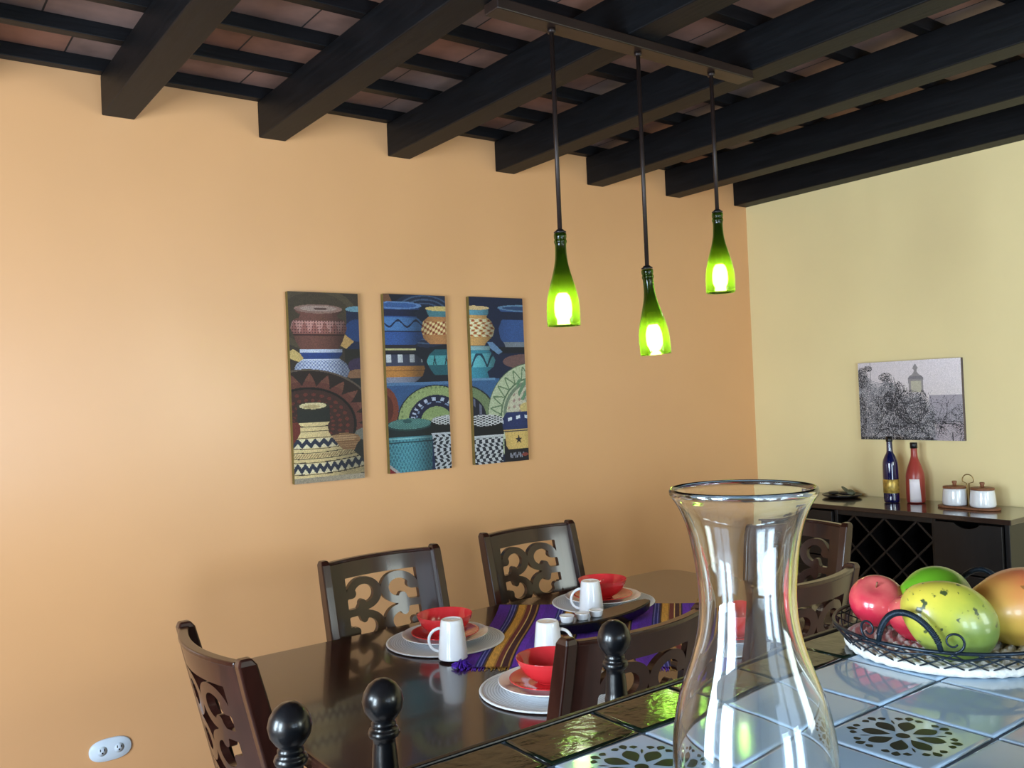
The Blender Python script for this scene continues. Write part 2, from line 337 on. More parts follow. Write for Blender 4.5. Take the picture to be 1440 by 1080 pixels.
def picture1():
    p = Pic(116, 292, (62, 50, 40), .4)
    U, V = p.U, p.V
    p.put(p.ell(.38, .14, .62, .17), (84, 70, 50)); p.put(p.ell(.38, .14, .52, .14), (72, 58, 42))
    m = p.rect(.82, 1, .08, .30); p.put(m, (26, 36, 70)); p.put(p.ell(.98, .085, .17, .016), (104, 150, 170)); p.put(p.ell(.98, .2, .19, .06), (34, 62, 118))
    p.put(p.rect(.78, 1, .30, .50), (40, 36, 30)); p.put(p.ell(.98, .39, .16, .04), (60, 44, 74)); p.put(p.ell(.98, .44, .18, .03), (140, 96, 66)); p.put(p.rect(.7, 1, .46, .56), (34, 34, 34))
    p.put(p.poly([(0, .31), (.05, .30), (.2, .34), (.14, .37), (0, .35)]), (214, 180, 104)); p.put(p.poly([(.78, .22), (.92, .26), (.8, .3), (.7, .28)]), (196, 150, 84))
    m = p.turned(.44, [(.30, .30), (.325, .30), (.35, .25), (.38, .36), (.42, .40), (.45, .36), (.5, .2)]); p.put(m, (188, 196, 222))
    q = m & (V > .36); p.put(q & (np.sin(U*130)*np.sin(V*330) > .0), (120, 132, 178)); p.put(m & (V > .318) & (V < .352), (36, 62, 130)); p.shade(m, .44, .4)
    m = p.turned(.42, [(.085, .33), (.105, .32), (.118, .26), (.135, .28), (.15, .37), (.19, .40), (.22, .37), (.26, .33), (.30, .27)]); p.put(m, (112, 66, 56))
    q = m & (V > .152) & (V < .218); p.put(q, (156, 92, 84)); p.put(q & (np.abs(((U*7) % 1)-.5)*2 > (V-.152)/.066), (190, 132, 124)); p.put(q & (np.sin(U*160)+np.sin(V*420) > 1.1), (86, 46, 44))
    p.put(m & (np.abs(V-.225) < .003), (60, 32, 28)); p.shade(m, .42, .4); p.put(p.ell(.42, .088, .34, .024), (150, 112, 100)); p.put(p.ell(.42, .086, .26, .015), (172, 144, 132)); p.put(p.ell(.45, .087, .1, .006), (90, 60, 54))
    E = lambda s_: p.ell(.22, .70, 1.02*s_, .295*s_)
    p.put(E(1), (44, 28, 24)); r = np.sqrt(((U-.22)/1.02)**2+((V-.70)/.295)**2); th = np.arctan2((V-.70)/.295, (U-.22)/1.02)
    q = (r < .93) & (r > .68) & ((np.abs(((th*3.6) % 1)-.5)*1.1) < (.93-r)/.25*.6); p.put(q, (104, 52, 42)); p.put(q & (r > .78), (118, 66, 52))
    p.put(r < .66, (66, 36, 30)); p.put((r < .6) & (np.sin(th*30)+np.sin(r*60) > .8), (110, 44, 34)); p.put((r > .64) & (r < .67), (24, 16, 14)); p.put((r > .97) & (r < 1.0), (96, 78, 66))
    p.put(p.rect(0, .25, .68, .86) & (r < .66), (120, 44, 34)); p.put(p.rect(.8, 1, .75, .9), (38, 36, 32)); p.put(p.ell(1, .76, .12, .03), (110, 108, 100))
    m = p.ell(.72, .785, .24, .035) | p.turned(.74, [(.78, .22), (.81, .17), (.86, .1)]); p.put(m, (150, 108, 70)); p.put(p.ell(.70, .775, .2, .022), (176, 134, 92)); p.put(m & (np.sin(V*500) > .5), (126, 84, 50))
    m = p.turned(.30, [(.60, .23), (.68, .23), (.70, .19), (.74, .20), (.765, .24), (.80, .31), (.84, .40), (.88, .5), (.93, .62), (.965, .66), (1.0, .58)]) | (p.turned(.38, [(.84, .45), (.9, .62), (.97, .66)]))
    p.put(m, (214, 186, 128)); p.put(m & (V < .685), (36, 38, 34))
    off = (U-.3)**2*.05
    Vv = V-off*-1
    for a_, b_ in ((.705, .709), (.730, .734), (.765, .768), (.822, .826), (.842, .846), (.874, .878), (.893, .898), (.955, .960)): p.put(m & (Vv > a_) & (Vv < b_), (58, 42, 30))
    for a_, b_, n_ in ((.772, .820, 11), (.900, .953, 13)):
        q = m & (Vv > a_) & (Vv < b_); p.put(q, (40, 46, 66)); t_ = (Vv-a_)/(b_-a_)
        fr = np.abs(((U*n_*.75) % 1)-.5)*2
        p.put(q & (t_ > .5) & (fr < (t_-.5)*2*.9), (220, 204, 164)); p.put(q & (t_ < .45) & (np.abs(fr-1) < (.45-t_)*1.8), (220, 204, 164))
    q = m & (Vv > .85) & (Vv < .872); p.put(q & (np.sin(U*170+V*400) > 0), (150, 118, 76))
    p.shade(m, .3, .62, .3); p.put(p.ell(.29, .60, .235, .022), (54, 48, 36)); p.put(p.ell(.29, .598, .19, .017), (226, 206, 152)); p.put(p.ell(.27, .603, .12, .010), (190, 166, 112))
    p.put((V > .972), (168, 152, 128)); p.noise(.07); return p

def picture2():
    p = Pic(116, 292, (18, 22, 40), .4); U, V = p.U, p.V
    r = np.sqrt(((U-.66)/.6)**2+((V-.14)/.16)**2); p.put(r < 1, (28, 40, 70)); p.put((r < .95) & (np.sin(r*46) > .4), (62, 84, 120)); p.put(r < .5, (22, 30, 52))
    p.put(p.poly([(0, 0), (.08, 0), (.14, .05), (0, .06)]), (120, 76, 50))
    m = p.turned(.22, [(.06, .36), (.085, .34), (.10, .27), (.13, .30), (.16, .40), (.21, .42), (.25, .38), (.28, .27), (.29, .24)]); p.put(m, (40, 78, 150))
    p.put(m & (V > .085) & (V < .125), (22, 30, 66)); q = m & (V > .13) & (V < .205); p.put(q, (62, 112, 176)); p.put(q & (np.abs(V-.165-np.sin(U*22)*.018) < .006), (18, 28, 66)); p.put(m & (np.abs(V-.208) < .003), (20, 30, 70)); p.shade(m, .2, .42)
    p.put(p.ell(.22, .062, .38, .022), (92, 132, 192)); p.put(p.ell(.22, .062, .30, .015), (52, 92, 160))
    m = p.turned(.92, [(.075, .25), (.1, .23), (.12, .20), (.15, .30), (.2, .34), (.25, .30), (.28, .2)]); p.put(m, (176, 116, 64)); p.put(m & (V < .125), (66, 118, 130)); q = m & (V > .15) & (V < .225)
    p.put(q & (np.sin(U*70)*np.sin(V*190+U*30) > .1), (226, 196, 140)); p.put(q & (np.sin(U*70)*np.sin(V*190+U*30) < -.5), (132, 44, 30)); p.shade(m, .95, .34); p.put(p.ell(.92, .076, .26, .014), (224, 192, 110))
    m = p.turned(.2, [(.285, .3), (.31, .28), (.33, .24)]); p.put(m, (40, 34, 46)); p.put(p.rect(.0, .48, .305, .315), (196, 188, 130))
    m = p.turned(.2, [(.34, .28), (.37, .38), (.42, .42), (.46, .38), (.49, .28), (.50, .22)]); p.put(m, (184, 118, 50)); p.put(m & (V < .405), (54, 58, 84)); p.put(m & (V < .385) & (np.sin(U*34) > .3), (184, 188, 196)); p.put(m & (V > .465), (120, 124, 146)); p.put(m & (np.abs(V-.43) < .003), (110, 62, 30)); p.shade(m, .2, .42)
    m = p.turned(.98, [(.31, .18), (.34, .28), (.38, .33), (.42, .28), (.46, .2)]); p.put(m, (28, 92, 106)); q = m & (V > .345) & (V < .4); p.put(q, (70, 160, 168)); p.put(q & (np.abs(np.sin(U*16)) < (V-.34)*8) & (np.abs(np.sin(U*16)) > (V-.35)*8-.2), (20, 54, 70))
    p.put(p.rect(0, 1, .50, .73), (44, 84, 138)); p.put(p.rect(0, 1, .495, .515), (74, 118, 168))
    r = np.sqrt(((U-.78)/.64)**2+((V-.72)/.205)**2); p.put(r < 1, (24, 30, 40)); p.put(r < .97, (150, 168, 104)); p.put((r < .97) & (r > .86) & (np.sin(U*90)+np.sin(V*240) > .9), (116, 136, 80)); p.put(r < .72, (20, 24, 60)); th = np.arctan2((V-.72)/.205, U-.78)
    p.put((r < .66) & (r > .56) & (np.sin(th*26) > .3), (178, 190, 216)); p.put((r < .54) & (r > .50) & (np.sin(th*20) > 0), (120, 140, 180)); p.put(r < .40, (138, 160, 96))
    p.put(p.ell(-.05, .64, .22, .12), (126, 54, 36)); p.put(p.ell(-.05, .64, .14, .08), (90, 34, 26))
    p.put(p.rect(.6, .72, .7, .9), (150, 170, 108)); p.put(p.rect(.62, .74, .82, 1), (18, 34, 78))
    m = p.turned(.34, [(.735, .37), (.80, .37), (.82, .36), (1.0, .335)]); p.put(m, (70, 142, 158)); p.put(m & (V < .80), (22, 34, 38)); p.put(m & (V > .815) & (np.sin(U*120)*np.sin(V*170+np.sin(U*20)) > .2), (44, 104, 124)); p.put(m & (np.abs(V-.812) < .004), (120, 180, 186)); p.put(m & (np.abs(V-.832) < .002), (24, 60, 76)); p.shade(m, .34, .37)
    p.put(p.ell(.34, .735, .37, .035), (30, 60, 62)); p.put(p.ell(.34, .73, .34, .03), (66, 118, 114)); q = p.ell(.34, .73, .34, .03); p.put(q & (np.sin(U*150)*np.sin(V*500) > .3), (92, 146, 138)); p.put(p.ell(.3, .715, .07, .012), (40, 86, 86))
    m = p.turned(1.0, [(.72, .32), (.79, .32), (.81, .30), (1.0, .27)]); p.put(m, (190, 194, 202)); p.put(m & (V < .79), (16, 18, 22)); p.put(m & (V > .8) & (np.sin(U*60+np.sin(V*90)*2)*np.sin(V*150) > .05), (30, 34, 46)); p.put(p.ell(1.0, .72, .31, .028), (206, 206, 208)); q = p.ell(1.0, .72, .31, .028); p.put(q & (np.sin(U*70)*np.sin(V*480) > .2), (28, 30, 38))
    p.put(p.poly([(0, .95), (.16, 1), (0, 1)]), (178, 166, 160)); p.put(p.poly([(0, .97), (.1, 1), (0, 1)]), (140, 30, 34)); p.noise(.07); return p

def picture3():
    p = Pic(116, 292, (16, 30, 66), .4); U, V = p.U, p.V
    m = p.turned(1.0, [(.06, .48), (.085, .42), (.11, .34), (.14, .42), (.19, .48), (.25, .45), (.28, .38), (.30, .36)]); p.put(m, (42, 76, 138)); p.put(m & (V > .085) & (V < .135), (16, 28, 60)); p.put(m & (V > .27), (110, 118, 130)); p.shade(m, 1.0, .5, .25); p.put(p.ell(.98, .062, .46, .02), (96, 138, 178)); p.put(p.ell(.98, .063, .38, .012), (40, 70, 120))
    p.put(p.ell(1.0, .39, .42, .045), (118, 82, 80)); p.put(p.rect(.4, 1, .30, .34), (16, 20, 34))
    m = p.turned(.08, [(.065, .27), (.1, .26), (.12, .22), (.14, .30), (.19, .37), (.235, .33), (.275, .2), (.29, .18)]); p.put(m, (206, 152, 84)); p.put(m & (V < .11), (82, 146, 170)); q = m & (V > .13) & (V < .24); p.put(q & (np.sin(U*44+np.sin(V*120))*np.sin(V*210) > .0), (238, 222, 180)); p.put(q & (np.sin(U*44+np.sin(V*120))*np.sin(V*210) < -.6), (166, 54, 34)); p.shade(m, .1, .37); p.put(p.ell(.08, .066, .28, .013), (226, 190, 130))
    p.put(p.poly([(.3, .27), (.4, .27), (.58, .33), (.5, .345), (.36, .31)]), (96, 134, 180))
    m = p.turned(.06, [(.295, .30), (.32, .28), (.345, .33), (.38, .38), (.42, .34), (.45, .22), (.49, .26)]); p.put(m, (46, 134, 160)); p.put(m & (V < .32), (126, 168, 178)); q = m & (V > .34) & (V < .42); p.put(q, (84, 176, 192)); p.put(q & (np.abs(np.abs(np.sin(U*11))-(.42-V)*12) < .16), (18, 60, 86)); p.shade(m, .1, .38)
    p.put(p.rect(0, .5, .49, .68), (52, 98, 152)); p.put(p.rect(0, .42, .487, .50), (96, 146, 190))
    r = np.sqrt(((U+.2)/.62)**2+((V-.72)/.2)**2); p.put(r < 1, (26, 30, 40)); p.put(r < .96, (116, 136, 92)); p.put(r < .7, (22, 24, 46)); p.put((r < .66) & (r > .5) & (np.sin(U*60) > .3), (104, 106, 132))
    r = np.sqrt(((U-1.12)/.86)**2+((V-.72)/.32)**2); th = np.arctan2((V-.72)/.32, (U-1.12)/.86)
    p.put(r < 1, (84, 104, 76)); p.put(r < .985, (190, 200, 162)); q = (r < .95) & (r > .72); p.put(q & (np.abs(np.abs(((th*4.2) % 1)-.5)*2-(.95-r)/.25) < .13), (104, 132, 92)); p.put((r > .69) & (r < .72), (90, 118, 84)); p.put((r > .60) & (r < .665), (120, 138, 112)); p.put(r < .6, (206, 200, 172)); p.put((r < .58) & (np.sin(U*60)+np.sin(V*170+U*10) > 1.0), (174, 142, 132)); p.put(p.poly([(.8, .5), (1, .5), (1, .64), (.86, .62)]) & (np.sin(U*50+V*90) > -.2), (104, 146, 108))
    p.put(p.ell(.98, .675, .12, .03), (218, 190, 112)); p.put(p.rect(.5, .6, .72, .86), (198, 206, 176))
    m = p.turned(.2, [(.735, .34), (.83, .34), (.85, .32), (1.0, .31)]); p.put(m, (206, 208, 214)); p.put(m & (V > .76) & (V < .83), (14, 15, 20)); p.put(m & (V > .845) & (np.sin(U*56+np.sin(V*60)*2)*np.sin(V*140) > .0), (34, 38, 54)); p.put(m & (np.abs(V-.842) < .003), (180, 186, 190)); p.put(p.ell(.2, .74, .34, .035), (214, 214, 218)); q = p.ell(.2, .74, .34, .035); p.put(q & (np.sin(U*60)*np.sin(V*420) > .1), (26, 28, 36))
    p.put(p.rect(.54, 1, .86, 1), (24, 20, 32))
    m = p.turned(.88, [(.70, .28), (.73, .34), (.78, .36), (.81, .34), (.82, .32), (.9, .30), (.925, .26)]); p.put(m, (214, 174, 92)); p.put(m & (V < .805), (30, 44, 98)); p.put(m & (V < .80) & (V > .705) & (np.abs(V-.73-(U-.9)**2*.2) < .01) & (np.sin(U*40) > .1), (206, 214, 232)); p.put(m & (np.abs(V-.815) < .004), (70, 60, 60)); p.shade(m, .88, .36, .2)
    star = []
    for i in range(10):
        a_ = -math.pi/2+i*math.pi/5; rr = .075 if i % 2 == 0 else .03; star.append((.82+rr*math.cos(a_), .868+rr*.4*math.sin(a_)))
    p.put(p.poly(star), (40, 30, 40))
    for i in range(9): p.put(p.ell(.66+i*.03, .962+.008*math.sin(i*2.1), .012, .010 if i % 3 else .018), (150, 150, 170))
    p.put(p.ell(.93, .962, .06, .01), (150, 60, 50)); p.noise(.07); return p

def landscape():
    p = Pic(230, 170, (226, 214, 220), 1.35); U, V = p.U, p.V
    p.a += (30*(U-.5)*(1-V))[:, :, None]*np.array([1, 1, 1.05])-(V[:, :, None]*np.array([16, 18, 30]))
    t = (150, 142, 144)   # far church tower
    p.put(p.turned(.578, [(.05, .004), (.07, .014), (.085, .020), (.10, .026), (.12, .012), (.15, .016), (.18, .036), (.20, .062), (.225, .075), (.25, .072), (.4, .070)]), t)
    p.put(p.turned(.578, [(.2, .06), (.22, .075), (.235, .075)]), (130, 124, 130)); p.put(p.rect(.53, .63, .26, .4), (188, 180, 158))
    p.put(p.rect(.7, 1, .44, .8), (168, 158, 168)); p.put(p.poly([(.76, .8), (1, .76), (1, 1), (.7, 1)]), (182, 166, 172))
    line = np.interp(U, [0, .06, .15, .22, .28, .36, .44, .50, .58, .66, .74, .82, .92, 1.0], [.04, .10, .22, .25, .16, .24, .34, .36, .36, .46, .56, .62, .52, .50])
    n = rng.rand(p.h, p.w)
    dens = np.clip((V-line)*9, 0, 1)*np.where(U > .74, .45, 1)*np.where((U > .76) & (V > .78), .3, 1)
    m = n < dens*.86; p.put(m, (134, 132, 138)); m = rng.rand(p.h, p.w) < dens*.34; p.put(m, (84, 82, 90))
    m = rng.rand(p.h, p.w) < dens*.16; p.put(m, (196, 190, 192))
    for (cu, cv, ru, rv) in ((.04, .2, .06, .14), (.10, .08, .05, .04), (.28, .2, .07, .06), (.64, .5, .035, .13), (.02, .7, .05, .3), (.30, .5, .05, .12)):
        g = (((U-cu)/ru)**2+((V-cv)/rv)**2 < 1) & (rng.rand(p.h, p.w) < .55); p.put(g, (44, 42, 48))
    def branch(u, v, a, l, w, c):
        for i in range(int(l/.006)):
            u += math.cos(a)*.006/1.35; v -= math.sin(a)*.006; a += random.uniform(-.22, .22)
            if v < np.interp(u, [0, .2, .36, .5, .66, .8, 1], [.04, .2, .2, .34, .44, .3, .5]): return
            p.put(((U-u)*1.35)**2+(V-v)**2 < w*w, c)
            if random.random() < .10 and l > .08: branch(u, v, a+random.choice((-.8, .8)), l*.5, w*.7, c)
        return
    for (u, v, l) in ((.12, 1, .75), (.27, 1, .72), (.40, 1, .55), (.55, 1, .45), (.70, 1, .6), (.80, .85, .55), (.2, .9, .5), (.62, .9, .42)):
        branch(u, v, math.pi/2+random.uniform(-.2, .2), l, .0045, (36, 34, 40))
    for k in range(26): branch(random.uniform(0, .8), random.uniform(.6, 1), math.pi/2+random.uniform(-.6, .6), random.uniform(.12, .3), .0032, random.choice(((184, 178, 182), (70, 68, 74))))
    p.put(p.rect(.125, .13, .0, .25), (70, 68, 70)); p.put(p.rect(.0, .72, .965, 1) & (n < .7), (40, 38, 42)); p.put(p.rect(.895, .905, .9, 1), (30, 30, 34)); p.noise(.04); return p

def canvas(name, pic, w, h, d, side, loc, rz, label):
    """front lies in local XZ facing -Y"""
    nx, nz = pic.w, pic.h
    xs = np.linspace(0, w, nx+1); zs = np.linspace(h, 0, nz+1)
    v = [(x, -d, z) for z in zs for x in xs]; s_ = nx+1
    f = [(j*s_+i, (j+1)*s_+i, (j+1)*s_+i+1, j*s_+i+1) for j in range(nz) for i in range(nx)]
    mb = MB(); mb.add(v, f, 0)
    mb.add([(0, -d, 0), (w, -d, 0), (w, -d, h), (0, -d, h), (0, 0, 0), (w, 0, 0), (w, 0, h), (0, 0, h)],
           [(0, 4, 5, 1), (1, 5, 6, 2), (2, 6, 7, 3), (3, 7, 4, 0), (4, 7, 6, 5)], 1)
    o = mb.build(name, [M['print'], side]); o.location = loc; o.rotation_euler = (0, 0, rz)
    pic.a = (pic.a*.86+pic.a.mean(axis=2, keepdims=True)*.14)*(.9 if w < .4 else 1)
    lin = srgb(np.clip(pic.a, 0, 255)).astype(np.float32)
    at = o.data.color_attributes.new('paint', 'FLOAT_COLOR', 'CORNER')
    full = np.ones((len(o.data.loops), 4), np.float32)
    full[:nx*nz*4, :3] = np.repeat(lin.reshape(-1, 3), 4, axis=0); at.data.foreach_set('color', full.ravel())
    return tag(o, label, 'picture')
tri = 'pottery canvases on the orange wall'
a = canvas('canvas_print', picture1(), .291, .729, .022, M['canvas_side'], (-2.742, -0.001, Z(-.304)), 0, 'canvas print of a brown pot above a cream banded vase, leftmost of three'); a['group'] = tri
a = canvas('canvas_print', picture2(), .294, .729, .022, M['canvas_side'], (-2.337, -0.001, Z(-.299)), 0, 'tall canvas print of blue pots above a teal lidded jar, middle one of three'); a['group'] = tri
a = canvas('canvas_print', picture3(), .291, .729, .022, M['canvas_side'], (-1.922, -0.001, Z(-.297)), 0, 'canvas print with pale green plate and star jar, rightmost of three'); a['group'] = tri
canvas('landscape_print', landscape(), .514, .380, .02, M['print_side'], (-0.001, -.662, Z(-.296)), -math.pi/2, 'grey landscape canvas of bare trees and a domed tower above the dark buffet')

# ------------------------------------------------------------------ wall outlet
ou = thing('wall_outlet', (-3.410, -0.001, Z(-1.118)), 0, 'oval white electrical outlet low on the orange wall', 'outlet')
ov = []
for k in range(48):
    a_ = 2*math.pi*k/48; c_, s_ = math.cos(a_), math.sin(a_)
    ov.append((math.copysign(abs(c_)**.75, c_)*.066, math.copysign(abs(s_)**.85, s_)*.037))
mb = MB(); n = len(ov)
rings = [(1.0, 0), (1.0, -.004), (.94, -.008), (.0, -.009)]
vv = [(x*k, y_, z*k) for k, y_ in rings for x, z in ov]
mb.add(vv, [(i*n+j, i*n+(j+1) % n, (i+1)*n+(j+1) % n, (i+1)*n+j) for i in range(3) for j in range(n)], 0, True)
mb.build('cover_plate', M['outlet'], ou)
for sx in (-.026, .026):
    sk = MB().lathe([(0, 0), (.015, 0), (.0155, .0006), (0, .0010)], 24, T=Matrix.Translation((sx, -.0085, 0)) @ Matrix.Rotation(math.pi/2, 4, 'X')).build('socket', M['outlet'], ou)
    hb = MB()
    for px, pz, w_, h_ in ((-.006, .004, .0014, .004), (.006, .004, .0014, .004), (0, -.006, .0025, .0025)):
        hb.box(sx+px-w_, sx+px+w_, -.0102, -.0090, pz-h_, pz+h_)
    hb.build('slots', M['black'], sk)

# ------------------------------------------------------------------ dining table
TZ = Z(-.72)
def rounded(x0, x1, y0, y1, r, n=10):
    p = []
    for cx, cy, a0 in ((x1-r, y1-r, 0), (x0+r, y1-r, 90), (x0+r, y0+r, 180), (x1-r, y0+r, 270)):
        for k in range(n+1):
            a_ = math.radians(a0+90*k/n); p.append((cx+r*math.cos(a_), cy+r*math.sin(a_)))
    return p
tx0, tx1, ty0, ty1 = -3.325, -1.455, -1.725, -.685
tcx, tcy = (tx0+tx1)/2, (ty0+ty1)/2
tb = thing('dining_table', (tcx, tcy, 0), 0, 'long dark espresso dining table with a polished top beside the orange wall', 'table')
L = lambda x, y: (x-tcx, y-tcy)
hx, hy = (tx1-tx0)/2, (ty1-ty0)/2
MB().prism(rounded(-hx, hx, -hy, hy, .09), TZ-.034, TZ).build('tabletop', M['table'], tb, bevel=.008, bseg=3)
mb = MB(); ax, ay = hx-.12, hy-.12
mb.box(-ax, ax, -ay, -ay+.02, TZ-.11, TZ-.035).box(-ax, ax, ay-.02, ay, TZ-.11, TZ-.035).box(-ax, -ax+.02, -ay+.02, ay-.02, TZ-.11, TZ-.035).box(ax-.02, ax, -ay+.02, ay-.02, TZ-.11, TZ-.035)
mb.build('apron', M['table'], tb)
for sx in (-1, 1):
    for sy in (-1, 1):
        cx, cy = sx*(ax-.06), sy*(ay-.06)
        rings = []
        for z_, w_ in ((TZ-.111, .038), (.45, .038), (.2, .03), (0, .024)):
            rings.append([Vector((cx+i*w_, cy+j*w_, z_)) for i, j in ((-1, -1), (1, -1), (1, 1), (-1, 1))])
        MB().sweep(None, rings).build('leg', M['table'], tb, bevel=.005)

# ------------------------------------------------------------------ chairs
CW, CT = .43, .97             # overall width, height of the back
PWI = .030                    # post width
def back_y(z): return .235*(CT-z) if z > .45 else .235*(CT-.45)-.20*(.45-z)
def fret_mesh():
    w = CW-2*PWI+.006; z0, z1 = .468, .962
    nx, nz = 92, 122
    xs = np.linspace(-w/2, w/2, nx+1); zs = np.linspace(z0, z1, nz+1)
    X, Zg = np.meshgrid(xs, zs)            # [z][x]
    aw, a, b, t = .128, .0505, .0395, .025
    rows = [.8545-.104*k for k in range(4)]
    top, bot = rows[0]+.0555, rows[3]-.0535
    def circ(cx, cz, r): return np.sqrt((X-cx)**2+(Zg-cz)**2)-r
    solid = np.maximum.reduce([np.abs(X)*0-1, -np.maximum(np.abs(X)-aw, np.maximum(Zg-top, bot-Zg))])   # >0 inside window -> hole
    sd = -np.maximum(np.abs(X)-aw, np.maximum(Zg-top, bot-Zg))      # positive inside the window
    s = sd.copy()
    for sx in (-1, 1):
        for k, cz in enumerate(rows):
            cx = sx*.0640; px = (X-cx)*sx; pz = (Zg-cz)*(1 if k % 2 == 0 else -1)   # px>0 towards the stile, pz<0 towards the pair's joint
            q = np.sqrt((px/a)**2+(pz/b)**2); ring = np.abs(q-1)*b*1.1-t/2
            ang = np.degrees(np.arctan2(pz/b, px/a))
            ring = np.where((ang < -12) & (ang > -62), np.maximum(ring, .004), ring)
            s = np.minimum(s, ring)
            s = np.minimum(s, circ(cx+sx*.041, cz+(.005 if k % 2 == 0 else -.005), .0125))
        for k in (0, 2):
            zj = (rows[k]+rows[k+1])/2
            s = np.minimum(s, np.maximum(np.abs(X-sx*.100)-.030, np.abs(Zg-zj)-.0110))
            for dz in (-.022, .022): s = np.minimum(s, circ(sx*.073, zj+dz, .0135))
            s = np.minimum(s, np.maximum(np.abs(X-sx*.073)-.0115, np.abs(Zg-zj)-.02))
    inside = s < 0
    # marching squares
    verts = []; idx = {}
    def vkey(key, x, z):
        if key not in idx: idx[key] = len(verts); verts.append((x, z))
        return idx[key]
    polys = []; bed = []
    for j in range(nz):
        for i in range(nx):
            cs = [(j, i), (j, i+1), (j+1, i+1), (j+1, i)]; fl_ = [inside[c] for c in cs]
            if not any(fl_): continue
            poly = []
            for k in range(4):
                A, B = cs[k], cs[(k+1) % 4]
                if fl_[k]: poly.append((vkey(('g', A), X[A], Zg[A]), False))
                if fl_[k] != fl_[(k+1) % 4]:
                    tt = float(np.clip(s[A]/(s[A]-s[B]), .02, .98)); key = ('e', min(A, B), max(A, B))
                    poly.append((vkey(key, X[A]+(X[B]-X[A])*tt, Zg[A]+(Zg[B]-Zg[A])*tt), True))
            polys.append([q for q, _ in poly])
    from collections import Counter
    ec = Counter()
    for pl in polys:
        for k in range(len(pl)): ec[(pl[k], pl[(k+1) % len(pl)])] += 1
    n = len(verts); th = .017
    def P(x, z, o): return (x, back_y(z)-.036*(1-(2*x/w)**2)+o, z)
    v3 = [P(x, z, th/2) for x, z in verts]+[P(x, z, -th/2) for x, z in verts]
    mb = MB(); f = [tuple(reversed(pl)) for pl in polys]+[tuple(q+n for q in pl) for pl in polys]
    mb.add(v3, f, 0, True)
    side = [(a_, b_, b_+n, a_+n) for (a_, b_) in ec if (b_, a_) not in ec]
    o = len(mb.v); mb.v += v3
    for q in side: mb.f.append(tuple(i+o for i in q)); mb.m.append(0); mb.sm.append(False)
    return mb

def make_chair():
    root = thing('dining_chair')
    fret_mesh().build('back_panel', M['chair'], root)
    for sx in (-1, 1):       # rear post running into the rear leg
        rings = []; xo = sx*(CW/2-PWI/2)
        for z_, d_ in ((0, .017), (.2, .019), (.40, .022), (.47, .024), (.6, .023), (.75, .022), (.9, .021), (.965, .019), (.978, .012)):
            y_ = back_y(z_)+.008; h_ = PWI/2*(1 if z_ < .97 else .75)
            rings.append([Vector((xo-h_, y_-d_, z_)), Vector((xo+h_, y_-d_, z_)), Vector((xo+h_, y_+d_, z_)), Vector((xo-h_, y_+d_, z_))])
        MB().sweep(None, rings).build('back_post', M['chair'], root, bevel=.004)
    # curved cap strip along the top of the panel
    rings = []; w = CW-2*PWI
    for k in range(17):
        x = -w/2+w*k/16; y_ = back_y(.962)-.036*(1-(2*x/w)**2)
        rings.append([Vector((x, y_-.0115, .958)), Vector((x, y_+.0115, .958)), Vector((x, y_+.0115, .969)), Vector((x, y_-.0115, .969))])
    MB().sweep(None, rings).build('top_rail', M['chair'], root, bevel=.003)
    yb = back_y(.45)
    MB().prism([(-.195, yb+.03), (.195, yb+.03), (.21, yb+.40), (-.21, yb+.40)], .385, .43).build('seat_frame', M['chair'], root, bevel=.004)
    st = MB().prism(rounded(-.20, .20, yb+.032, yb+.41, .03, 5), .431, .475).build('seat', M['chair_seat'], root, bevel=.014, bseg=4)
    for sx in (-1, 1):
        rings = []
        for z_, w_ in ((.384, .022), (.2, .018), (0, .014)):
            cx, cy = sx*.178, yb+.375
            rings.append([Vector((cx+i*w_, cy+j*w_, z_)) for i, j in ((-1, -1), (1, -1), (1, 1), (-1, 1))])
        MB().sweep(None, rings).build('front_leg', M['chair'], root, bevel=.003)
    return root
ch0 = make_chair()
CG = 'dark carved dining chairs around the table'
spots = [(-2.701, -.605, math.pi, 'dark carved dining chair against the orange wall, left one of the two on that side'),
         (-2.056, -.548, math.pi, 'dark carved dining chair against the orange wall, right one of the two on that side'),
         (-3.461, -1.272, -math.pi/2, 'carved dining chair at the left head of the table, its reddish-brown back lit'),
         (-1.296, -1.195, math.pi/2, 'carved dining chair at the far head of the table in front of the dark buffet'),
         (-2.712, -1.812, 0, 'dark dining chair with its back to the bar, behind the rightmost black ball finial'),
         (-2.098, -1.800, 0, 'dark dining chair with its back to the bar, just behind the glass carafe')]
for i, (x, y, rz, lab) in enumerate(spots):
    o = ch0 if i == 0 else copy_tree(ch0)
    o.location = (x, y, 0); o.rotation_euler = (0, 0, rz); tag(o, lab, 'chair', CG)

